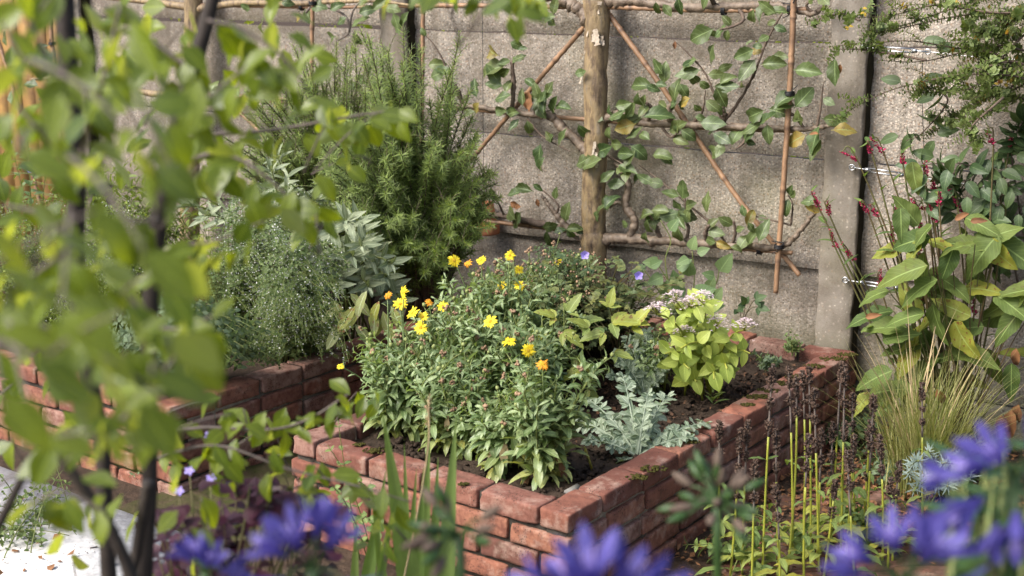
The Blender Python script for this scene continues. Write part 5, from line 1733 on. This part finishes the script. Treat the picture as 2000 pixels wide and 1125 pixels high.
# blue spurge
eb = atz(1835, 985, 0.0)
eo = thing('blue_spurge', 'blue grey spurge with whorled needle leaves at the foot of the grass', 'plant', eb)
sm, lm = MB(), MB()
for (u, v, Y) in ((1812, 880, 4.55), (1830, 870, 4.6), (1860, 890, 4.6), (1795, 900, 4.5), (1880, 895, 4.6), (1840, 905, 4.45), (1800, 945, 4.4), (1785, 960, 4.35), (1830, 950, 4.4), (1930, 860, 4.6), (1960, 855, 4.6), (1850, 950, 4.4), (1870, 930, 4.45)):
    tip = aty(u, v, Y)
    ln = arc(eb + rng.normal(0, 0.05, 3) * np.array([1, 1, 0]), tip, 0.2, 8, 0.03)
    tube(sm, ln, 0.004, 5)
    leafy(lm, ln, 60, 0.35, 1.0, 0.045, 0.036, 0.13, P_lance, elev=0.35, curl=0.2, fold=0.15, nl=3, nw=1)
sm.build('stems', M['stem'], eo)
lm.build('foliage', M['L_spur'], eo)

# low weeds along the ground on this side
for k, (u, v, n_, lab) in enumerate(((1720, 930, 14, 'rounded leaved low plant beside the blue spurge'), (1900, 1010, 20, 'tangle of low green weeds under the blue flowers'), (1420, 1110, 8, 'low pale leaved weed on the brick path under the seed stalks'), (1560, 1090, 8, 'low broad leaved seedling mat among the seed stalk bases'), (1650, 870, 16, 'shade dwelling weed at the foot of the bed back corner'), (1700, 1060, 12, 'leafy weed patch beside the brick path edge'))):
    wb = atz(u, v, 0.0)
    herb('low_weed', lab, 'weed', wb, [wb + np.array([U(-.16, .16), U(-.16, .16), U(0.03, 0.16)]) for _ in range(n_)], ['L_mint', 'L_ger', 'L_bet', 'L_bet', 'L_ger', 'L_cal'][k], 10, 0.05, 0.03, 0.65, P_ovate, nl=4, spread=0.05, t0=0.2, group='low weeds on the ground', curl=0.7)

# betony: yellow green stalks with dark whorled seed heads
BET = [(1405, 822, 1100), (1446, 838, 1130), (1461, 822, 1125), (1509, 712, 1140), (1540, 718, 1090), (1555, 737, 1120), (1567, 725, 1070), (1580, 716, 1085), (1590, 758, 1120), (1644, 708, 1060), (1650, 715, 1080), (1665, 768, 1060), (1627, 825, 1060), (1651, 825, 1040), (1668, 848, 1090), (1707, 772, 1080), (1700, 822, 1060), (1717, 850, 1100), (1758, 900, 1100), (1801, 748, 1010), (1516, 840, 1130), (1475, 897, 1160), (1515, 950, 1170), (1740, 935, 1110), (1632, 938, 1140), (1655, 880, 1150), (1605, 838, 1100), (1580, 850, 1150)]
clumps = {}
for i, (u, v, vb) in enumerate(BET):
    key = 0 if u < 1490 else 1 if u < 1560 else 2 if u < 1610 else 3 if u < 1685 else 4
    clumps.setdefault(key, []).append((u, v, vb))
CL = ['betony with dark seed spikes nearest the bed front corner', 'betony with the tallest dark seed spikes before the moss topped brick', 'betony with close set seed spikes and fresh leaves in the middle of the stand', 'betony whose seed spikes reach the far corner of the brick bed', 'betony with sparse seed spikes beside the feather grass and spurge']
for key, lst in clumps.items():
    bb = np.mean([atz(u + (1560 - u) * 0.1, vb + 10, 0.0) for u, v, vb in lst], axis=0)
    o = thing('betony_plant', CL[key], 'plant', bb, 'betony clumps with dark seed heads')
    sm, lm, sm2 = MB(), MB(), MB()
    for (u, v, vb) in lst:
        b = atz(u + U(-26, 18), vb, 0.0)
        tip = aty(u, v, b[1] + U(-.02, .02))
        ln = arc(b, tip, 0.05, 16, 0.035)
        nk = rng.integers(8, 13)
        sm, sm2 = MB(), MB()
        tube(sm, ln[:nk + 1], [0.0045, 0.0034], 6, U(0, .5))
        tube(sm2, ln[nk:], [0.0034, 0.0026], 5)
        st_ = sm.build('stalk', M['stem_y'], o)
        sm2.build('dry_tip', M['twig_g'], st_)
        L = np.linalg.norm(tip - b)
        tops = [(0.0, U(0.06, 0.085))]
        x = tops[0][1] + U(0.015, 0.03)
        for _ in range(rng.integers(1, 3)):
            w_ = U(0.012, 0.04)
            tops.append((x, w_))
            x += w_ + U(0.02, 0.05)
        dvec = nrm(ln[-1] - ln[-4])
        for (s0, ln_) in tops:
            hm = MB()
            k = int(ln_ / 0.0007)
            t = U(0, 1, k)
            c = tip - dvec * (s0 + ln_ * t)[:, None]
            a = U(0, 6.28, k)
            e = np.stack([np.cos(a), np.sin(a), 0.45 * np.ones(k)], 1)
            rad = 0.0105 * (0.75 + 0.5 * np.sin(PI * t))
            leaves(hm, c, e, rng.normal(0, 1, (k, 3)) + UP, rad * U(1.0, 1.7, k), 0.55, P_lance, curl=U(-.5, .8, k), fold=0.4, nl=2, nw=2)
            for _ in range(int(k * 0.5)):
                j = rng.integers(0, k)
                blob(hm, c[j] + e[j] * rad[j] * 0.6, U(0.0025, 0.0045), 5, U(0, 1), 1.0, 0.3)
            hm.build('seed_head', M['seed'], o)
        if rng.random() < 0.95:
            leafy(lm, ln, rng.integers(2, 5) * 2, 0.15, 0.66, 0.095, 0.05, 0.34, P_lance, elev=0.2, curl=1.0, fold=0.25, opp=True, nl=7, nw=2, wav=0.03, yel=0.4)
    for _ in range(5):
        a = U(0, 6.28)
        leaves(lm, bb + rng.normal(0, 0.10, 3) * np.array([1, 1, 0]) + UP * U(0.02, 0.14), (math.cos(a), math.sin(a), U(0.1, 0.9)), UP, U(0.06, 0.11), 0.4, P_lance, curl=U(0.4, 1.4), fold=0.25, nl=8, nw=2, wav=0.02, yel=U(0, 0.4))
    lm.build('foliage', M['L_bet'], o)

# ------------------------------------------------------------------ near foreground
# iris-like blades in front of the bed
ib = np.array([-0.40, 3.05, 0.0])
io = thing('blade_leaved_plant', 'upright sword shaped green blades in front of the brick corner', 'plant', ib)
lm = MB()
for (ut, vt, ub, w, Y) in ((742, 800, 815, 0.024, 2.95), (832, 905, 812, 0.016, 3.0), (885, 830, 862, 0.020, 2.9), (838, 780, 828, 0.010, 3.0), (757, 920, 700, 0.016, 3.0), (862, 880, 840, 0.014, 3.1), (700, 1000, 690, 0.014, 2.9), (770, 960, 720, 0.014, 2.95), (815, 920, 790, 0.012, 3.05), (905, 1010, 870, 0.012, 2.95), (790, 870, 800, 0.010, 3.1), (720, 950, 760, 0.012, 3.0)):
    tip = aty(ut, vt, Y)
    b = aty(ub, 1240, Y + 0.05)
    D = tip - b
    L = np.linalg.norm(D)
    b = b - D / L * max(0, b[2] / max(D[2] / L, .2) - 0.02)
    D = tip - b
    L = np.linalg.norm(D)
    leaves(lm, b, D + UP * 0.02, (U(-.4, .4), -1, 0.1), L, 3.4 * w / L, P_blade, curl=U(-0.12, 0.12), fold=0.35, nl=14, nw=4)
lm.build('blades', M['L_iris'], io)
gm = MB()
p = aty(838, 775, 2.95)
tube(gm, smooth([np.array([-0.36, 3.0, 0]), aty(825, 950, 2.95), aty(838, 775, 2.95)], 8), 0.0022, 5)
k = 60
t = U(0, 1, k)
tp_ = aty(839, 772, 2.95); bt = aty(834, 835, 2.95)
leaves(gm, bt + (tp_ - bt) * t[:, None], rng.normal(0, .5, (k, 3)) + UP, rng.normal(0, 1, (k, 3)), 0.010, 0.35, P_lance, nl=2, nw=1)
gm.build('flower_stalk', M['straw'], io)

# trailing sprig over the front wall
tb_ = C0 + DL * 0.75 - DR * 0.03
herb('trailing_weed', 'thin trailing sprig with round leaves hanging down the front bricks', 'weed', tb_ + UP * 0.0, [aty(640, 870, 4.05), aty(690, 940, 3.9), aty(700, 1010, 3.8), aty(650, 950, 3.9), aty(745, 1050, 3.7), aty(660, 820, 4.1)], 'L_bet', 14, 0.03, 0.02, 0.75, P_ovate, nl=4, t0=0.15, spread=0.04)
for k, (u, v, lab, mt) in enumerate(((420, 900, 'low pink flowered weed on the mossy path by the far bed corner', 'L_ger'), (350, 930, 'round leaved weed against the foot of the far bed', 'L_mint'), (560, 860, 'small creeping weed at the foot of the bed beside the path', 'L_bet'), (80, 1030, 'small leaved sprawling weed over the pale paving', 'L_cal'), (20, 1080, 'loose wiry weed at the edge of the pale paving', 'L_cal'))):
    wb = atz(u, v, 0.01)
    herb('low_weed', lab, 'weed', wb, [wb + np.array([U(-.22, .22), U(-.2, .2), U(0.02, 0.14 if k < 3 else 0.3)]) for _ in range(18)], mt, 12, 0.026, 0.018, 0.65, P_ovate, nl=3, spread=0.06, t0=0.15, group='low weeds on the ground')
wb = atz(890, 1115, 0.0)
herb('low_weed', 'pale lime green weed cushion at the foot of the front corner', 'weed', wb, [wb + np.array([U(-.2, .2), U(-.15, .1), U(0.03, 0.16)]) for _ in range(30)], 'L_herb', 12, 0.022, 0.015, 0.65, P_ovate, nl=3, spread=0.06, t0=0.15, group='low weeds on the ground')

# purple oxalis
ob = np.array([-0.62, 2.62, 0.0])
oo = thing('purple_shamrock', 'dark purple leaved shamrock with pale lilac flowers beside the pale paving', 'plant', ob)
sm, lm, fm = MB(), MB(), MB()
for (u, v) in list(zip(U(300, 640, 46), U(965, 1130, 46))) + list(zip(U(420, 600, 26), U(935, 1010, 26))):
    p = aty(u, v, U(2.35, 2.7))
    tube(sm, arc(ob + rng.normal(0, 0.08, 3) * np.array([1, 1, 0]), p, 0.1, 6, 0.05), 0.0018, 4)
    a0 = U(0, 6.28)
    for q in range(3):
        a = a0 + q * 2.094
        leaves(lm, p, (math.cos(a), math.sin(a), -0.15), UP + np.array([U(-.3, .3), U(-.5, .1), 0]), U(0.035, 0.05), 1.05, lambda t: np.clip(t * 1.15, 0.03, 1) * np.clip((1.06 - t) * 9, 0.3, 1), curl=0.3, fold=0.3, nl=5, nw=2)
for (u, v) in ((410, 850), (370, 920), (412, 935), (350, 960), (610, 965), (640, 985)):
    p = aty(u, v, 2.6)
    tube(sm, arc(ob, p, 0.05, 7, 0.03), 0.0015, 4)
    th = np.linspace(0, 6.28, 5, endpoint=False)
    leaves(fm, np.tile(p, (5, 1)), np.stack([np.cos(th), np.sin(th) * 0.6 - 0.3, np.sin(th) * 0.6 + 0.3], 1), (0, -1, 1), 0.011, 0.7, P_petal, nl=3)
sm.build('stems', M['stem_r'], oo)
lm.build('foliage', M['L_oxa'], oo)
fm.build('flowers', M['P_lilac'], oo)


# agapanthus
def aga_flower(mb, mc, c, d, L):
    d = nrm(d)
    a = nrm(np.cross(d, [0.21, 0.55, 0.8])); b = np.cross(d, a)
    th = np.arange(6) * PI / 3 + U(0, 1)
    R = np.cos(th)[:, None] * a + np.sin(th)[:, None] * b
    # six tepals fused in a tube then flaring
    leaves(mb, c + R * L * 0.03, d + R * 0.16, -R, np.full(6, L) * U(0.92, 1.05, 6), np.where(np.arange(6) % 2, 0.30, 0.24), lambda t: np.clip(0.35 + 0.9 * t, 0, 1) * np.clip((1.03 - t) * 4, 0.05, 1), curl=0.75, fold=-0.2, nl=8, nw=2)
    for q in range(4):
        e = d + R[q] * 0.12
        tube(mc, [c, c + e * L * 0.8], 0.0008, 3)


def agapanthus(label, head, flowers, Lf=0.05, spent=False, stalk_base=None):
    head = np.asarray(head, float)
    sb_ = stalk_base if stalk_base is not None else np.array([head[0] * 0.95 + 0.03, head[1] + 0.02, 0.0])
    o = thing('agapanthus', label, 'flower', sb_, 'agapanthus in the near foreground')
    sm = MB()
    tube(sm, smooth([sb_, sb_ * 0.5 + head * 0.5 + np.array([0.02, 0, 0]), head], 8), [0.008, 0.006], 8)
    pm_ = MB()
    for f in flowers:
        d = np.asarray(f[:3], float)
        r = f[3]
        c = head + nrm(d) * r
        tube(pm_, smooth([head, head + nrm(d) * r * 0.6 + UP * 0.006, c], 4), 0.0018, 5)
        mb, mc = MB(), MB()
        if spent:
            lathe(mb, c, d, [(0.002, 0), (0.006, 0.008), (0.007, 0.018), (0.003, 0.030), (0.0005, 0.034)], 7)
            fo_ = mb.build('seed_pod', M['L_aga'] if rng.random() < 0.6 else M['twig'], o)
        else:
            aga_flower(mb, mc, c, d, Lf * U(0.9, 1.1))
            fo_ = mb.build('flower', M['P_blue'], o)
            mc.build('stamens', M['P_lilac'], fo_)
    pm_.build('flower_stalks', M['L_aga'], o)
    sm.build('stalk', M['L_aga'], o)


def dirs(n, zmin=-0.3):
    out = []
    while len(out) < n:
        d = rng.normal(0, 1, 3)
        d /= np.linalg.norm(d)
        if d[2] > zmin:
            out.append((d[0], d[1], d[2], U(0.03, 0.05)))
    return out


agapanthus('blurred blue agapanthus head under the front corner of the brick bed', aty(1165, 1222, 1.12),
           [(-0.15, -0.2, 1.2, .035), (0.5, -0.2, 1.0, .035), (0.75, -0.2, 0.6, .04), (-0.9, -0.1, 0.55, .04), (0.95, 0.1, 0.25, .045), (-0.55, 0.3, 0.9, .03), (-0.95, 0, 0.05, .04)], 0.056)
agapanthus('blurred blue agapanthus head beside the purple leaves', aty(610, 1112, 1.25),
           [(-0.75, -0.2, 0.55, .03), (-0.3, -0.4, 0.9, .03), (0.5, -0.2, 0.8, .03), (0.8, -0.3, -0.2, .035), (-0.8, -0.3, -0.2, .03), (0.1, 0.4, 0.9, .03)], 0.046)
agapanthus('small blurred blue agapanthus head among purple leaves beside the pale paving', aty(400, 1120, 1.45),
           [(-0.2, -0.3, 1.0, .02), (0.3, -0.5, 0.7, .02), (-0.6, 0.2, 0.5, .02), (0.8, -0.2, 0.2, .02)], 0.036)
agapanthus('largest blurred blue agapanthus head under the blue spurge', aty(1765, 1135, 1.25),
           [(-0.85, -0.1, 0.55, .04), (-0.35, -0.3, 0.95, .04), (0.25, -0.3, 0.6, .035), (0.75, 0.1, 0.45, .04), (0.95, -0.2, 0.0, .04), (-0.6, -0.6, 0.1, .035), (-0.95, 0.2, 0.1, .04), (0.4, -0.7, 0.1, .03), (0.5, 0.4, 0.9, .03)], 0.050)
agapanthus('blurred blue agapanthus head in front of dark leaves, beside the feather grass', aty(1985, 930, 1.28),
           [(-0.95, -0.1, 0.25, .03), (-0.6, -0.4, 0.6, .03), (-0.7, -0.2, -0.4, .04), (0.2, -0.4, 0.9, .03), (-0.2, -0.7, -0.6, .04), (-0.4, -0.3, -0.9, .05), (0.8, 0, 0.3, .03), (-0.9, 0.3, -0.1, .05)], 0.050)
agapanthus('blurred agapanthus seed head gone over, in front of the bricks beside the betony', aty(1400, 985, 1.75), dirs(26, -0.5), spent=True)
agapanthus('darker agapanthus seed head gone over, before the lower front bricks', aty(895, 1045, 1.55), dirs(16, -0.5), spent=True)
# dark leaves behind the near blue heads
for (cx, cy, Y, n, lab) in ((1960, 980, 1.45, 60, 'blurred dark green leafy shoot behind the blue agapanthus'),):
    lb_ = aty(cx, cy, Y) * np.array([1, 1, 0])
    lo_ = thing('leafy_shrub', lab, 'shrub', lb_)
    lm, sm = MB(), MB()
    for _ in range(n):
        p = aty(U(1850, 2060), U(860, 1140), U(Y, Y + 0.25))
        ln = arc(lb_, p, 0.1, 6, 0.03)
        tube(sm, ln, 0.002, 4)
        leafy(lm, ln, 5, 0.8, 1.0, 0.06, 0.05, 0.45, P_ovate, elev=0.3, curl=0.5, nl=5)
    sm.build('stems', M['stem'], lo_)
    lm.build('foliage', M['L_aga'], lo_)

# ------------------------------------------------------------------ the young tree in the near foreground
tbx = aty(255, 1180, 1.95) * np.array([1, 1, 0])
yt = thing('young_tree', 'slender young tree with dark stems and out of focus bright green leaves', 'tree', tbx)
STEMS = [([(270, 1400), (285, 1080), (292, 940), (292, 640), (310, 430), (335, 330), (350, 230), (372, 150), (405, 40), (440, -120)], [0.015, 0.013, 0.013, 0.014, 0.015, 0.015, 0.014, 0.012, 0.011], 2.15),
         ([(230, 1400), (205, 1000), (198, 860), (160, 650), (148, 480), (150, 330), (135, 150), (122, -80)], [0.015, 0.013, 0.012, 0.013, 0.014, 0.014, 0.015, 0.014], 2.1),
         ([(275, 1180), (225, 1050), (160, 950), (90, 860), (40, 800)], [0.010, 0.008, 0.007, 0.004], 1.7),
         ([(-20, 1060), (30, 960), (60, 900), (85, 860)], [0.007, 0.006, 0.005], 1.8),
         ([(255, 1130), (270, 1060), (290, 940)], [0.008, 0.009, 0.009], 1.93)]
for pl, r, Y in STEMS:
    mb = MB()
    ln = smooth([aty(u, v, Y) for u, v in pl], 10)
    if pl[0][1] > 1300:
        ln = np.vstack([ln[0] * np.array([1, 1, 0]), ln])
    tube(mb, ln, r, 10, 0.5, rough=0.03)
    mb.build('stem', M['twig_d'], yt)
TW = [([(345, 270), (420, 262), (520, 255), (630, 238), (700, 225), (765, 217)], 2.45, 0.004),
      ([(292, 640), (360, 640), (450, 600)], 1.8, 0.003), ([(335, 330), (420, 300), (500, 330), (600, 420)], 2.1, 0.004),
      ([(292, 850), (400, 835), (520, 840), (600, 820), (680, 770)], 2.5, 0.004), ([(292, 900), (420, 870), (560, 915), (700, 950), (800, 980)], 2.35, 0.003),
      ([(372, 150), (350, 120), (270, 60), (190, 0)], 1.9, 0.004), ([(150, 330), (165, 280), (200, 160), (235, 10)], 1.7, 0.005), ([(140, 200), (80, 90), (40, 0)], 1.6, 0.004),
      ([(405, 40), (480, 60), (560, 120), (600, 180)], 1.9, 0.003), ([(440, -60), (620, -70), (800, -60), (950, -30), (1060, -20)], 2.3, 0.004),
      ([(150, 480), (80, 420), (10, 400)], 1.6, 0.004), ([(160, 650), (90, 640), (20, 600)], 1.5, 0.004), ([(150, 330), (90, 270), (30, 200)], 1.6, 0.004), ([(135, 150), (60, 130), (0, 40)], 1.5, 0.003),
      ([(310, 430), (240, 420), (180, 300)], 1.7, 0.003), ([(292, 640), (240, 560), (180, 500)], 1.5, 0.003), ([(205, 1000), (120, 960), (40, 1000)], 1.6, 0.003), ([(350, 230), (420, 180), (480, 130)], 1.8, 0.003),
      ([(292, 760), (340, 700), (380, 640)], 1.4, 0.003), ([(200, 860), (260, 800), (330, 760)], 1.4, 0.003), ([(300, 500), (350, 480), (420, 470), (520, 430)], 1.9, 0.003), ([(335, 330), (300, 260), (260, 180)], 1.3, 0.003), ([(148, 480), (60, 540), (0, 600)], 1.3, 0.003)]
fol = MB()
twm = MB()


def hang(P, n, L=(0.045, 0.065), sp=0.03, lit=0.5):
    """leaves hung around a point"""
    P = np.asarray(P)
    q = P + rng.normal(0, sp, (n, 3))
    a = U(0, 6.28, n)
    D = np.stack([np.cos(a) * 0.7, np.sin(a) * 0.5, U(-1.3, 0.1, n)], 1)
    N = np.stack([U(-.8, .4, n), U(-1, 0.2, n), U(0.2, 1.0, n)], 1)
    leaves(fol, q, D, N, U(*L, n), U(0.5, 0.66, n), P_ovate, curl=U(0.0, 0.9, n), fold=U(0.0, 0.4, n), nl=7, nw=4, wav=0.012, pet=0.1)


for pl, Y, r in TW:
    ln = smooth([aty(u, v, Y) for u, v in pl], 8)
    tw1 = MB()
    tube(tw1, ln, [r, r * 0.45], 6)
    tw1.build('twig', M['twig_g'], yt)
    for j in range(3, len(ln), 2):
        hang(ln[j] - UP * 0.01, rng.integers(1, 3), (0.042, 0.062), 0.012)
# denser blobs of leaves: centre, spread (px), number, distance
BL = [(60, 60, 70, 12, 1.5), (180, 50, 60, 10, 1.7), (230, 30, 50, 6, 1.5), (330, 80, 60, 12, 1.7), (260, 130, 60, 12, 1.5), (420, 120, 60, 9, 1.7), (520, 60, 30, 3, 2.0), (545, 20, 40, 4, 1.9), (120, 150, 60, 8, 1.4), (60, 260, 60, 8, 1.5), (30, 330, 60, 9, 1.3), (200, 200, 60, 10, 1.5), (280, 260, 70, 9, 1.3), (400, 220, 60, 10, 1.7), (480, 180, 50, 9, 1.9), (540, 140, 40, 6, 2.0), (590, 130, 20, 2, 2.0), (100, 350, 70, 8, 1.4), (230, 330, 60, 9, 1.4),
      (330, 300, 60, 8, 1.5), (420, 320, 50, 9, 1.7), (480, 350, 40, 7, 2.0), (60, 470, 80, 11, 1.3), (180, 420, 60, 5, 1.5), (60, 570, 80, 12, 1.3), (150, 560, 70, 8, 1.3), (250, 570, 60, 6, 1.2), (330, 540, 50, 4, 1.2), (40, 660, 70, 9, 1.3), (130, 680, 70, 8, 1.3), (230, 700, 70, 8, 1.3), (300, 750, 40, 5, 1.2), (330, 660, 40, 3, 1.2), (50, 780, 60, 6, 1.4), (150, 800, 60, 7, 1.5), (230, 860, 60, 7, 1.5), (320, 850, 40, 5, 1.5), (100, 900, 60, 5, 1.6), (240, 980, 60, 6, 1.6), (180, 1000, 60, 5, 1.6), (330, 1000, 50, 5, 1.9), (420, 950, 40, 4, 2.2), (370, 1090, 50, 5, 1.6), (130, 1080, 60, 4, 1.7), (20, 850, 50, 5, 1.5),
      (620, 370, 30, 5, 2.3), (580, 400, 30, 5, 2.2), (640, 440, 25, 4, 2.3), (600, 460, 25, 4, 2.2), (520, 400, 30, 5, 2.1), (660, 220, 30, 6, 2.4), (640, 250, 25, 5, 2.4), (700, 260, 20, 4, 2.4), (780, 250, 18, 4, 2.45), (740, 250, 18, 4, 2.45), (690, 320, 15, 2, 2.4), (660, 340, 15, 2, 2.4), (640, 130, 18, 2, 2.2),
      (440, 820, 30, 6, 2.4), (500, 850, 30, 6, 2.4), (560, 820, 25, 4, 2.5), (690, 790, 25, 5, 2.6), (730, 780, 18, 3, 2.6), (640, 770, 15, 2, 2.6), (540, 880, 25, 4, 2.4), (620, 930, 25, 5, 2.4), (700, 960, 20, 4, 2.4), (560, 960, 20, 3, 2.4), (770, 1040, 25, 4, 2.2), (740, 1070, 20, 3, 2.2), (420, 900, 20, 3, 2.4), (600, 1000, 25, 3, 2.3),
      (900, 5, 20, 4, 2.3), (960, 0, 20, 4, 2.2), (1020, 20, 20, 5, 2.1), (1055, 10, 15, 3, 2.2), (800, 5, 12, 2, 2.4), (1010, 45, 12, 2, 2.1), (850, -10, 15, 3, 2.3),
      (90, 720, 60, 8, 1.25), (180, 760, 60, 8, 1.25), (280, 800, 50, 6, 1.3), (60, 850, 50, 6, 1.25), (200, 850, 50, 5, 1.3), (300, 620, 50, 5, 1.2), (120, 620, 50, 6, 1.2), (20, 740, 40, 6, 1.2), (330, 900, 40, 4, 1.5), (250, 740, 40, 4, 1.2)]
for (u, v, sp, n, Y) in BL:
    for _ in range(n if Y > 2.05 else max(1, int(n * 0.55 + rng.random()))):
        Yq = Y * U(0.92, 1.25) if (Y > 2 or rng.random() < (0.42 if v > 350 else 0.22)) else U(2.25, 2.8)
        p = aty(u + rng.normal(0, sp * 0.55), v - 20 + rng.normal(0, sp * 0.55), Yq)
        hang(p, 1, (0.044, 0.072) if Y < 2 else (0.042, 0.060), 0.004)
        # each leaf on its own thin shoot back towards a stem
        if rng.random() < 0.16:
            twm = MB()
            tube(twm, arc(p, p + np.array([U(-.12, .05), U(-.02, .12), U(-0.12, -0.02)]), 0.05, 5), [0.0012, 0.002], 4)
            twm.build('twig', M['twig_g'], yt)
for (u, v, ln_) in ((300, 285, 0.046), (330, 520, 0.060), (345, 760, 0.060), (55, 800, 0.06), (45, 560, 0.062), (150, 480, 0.055), (235, 440, 0.055), (20, 480, 0.055), (90, 330, 0.05), (170, 640, 0.06), (290, 640, 0.055), (40, 680, 0.06), (120, 740, 0.055), (230, 870, 0.055), (130, 880, 0.05)):
    p = aty(u, v, U(0.98, 1.15))
    leaves(fol, p + np.array([-0.02, 0, 0.012]), (U(0.3, 1), U(-.2, .4), U(-0.9, -0.1)), (U(-.4, .2), U(-.7, 0.1), 1), ln_, U(0.52, 0.62), P_ovate, curl=U(0.1, 0.8), fold=U(0.05, 0.35), nl=8, nw=4, wav=0.012, pet=0.08)
    tw1 = MB()
    tube(tw1, arc(p + np.array([-0.02, 0, 0.012]), p + np.array([U(-.16, -.05), U(0.05, .2), U(-0.05, 0.08)]), 0.05, 6), [0.0012, 0.0025], 4)
    tw1.build('twig', M['twig_g'], yt)
fol.build('foliage', M['L_tree'], yt)
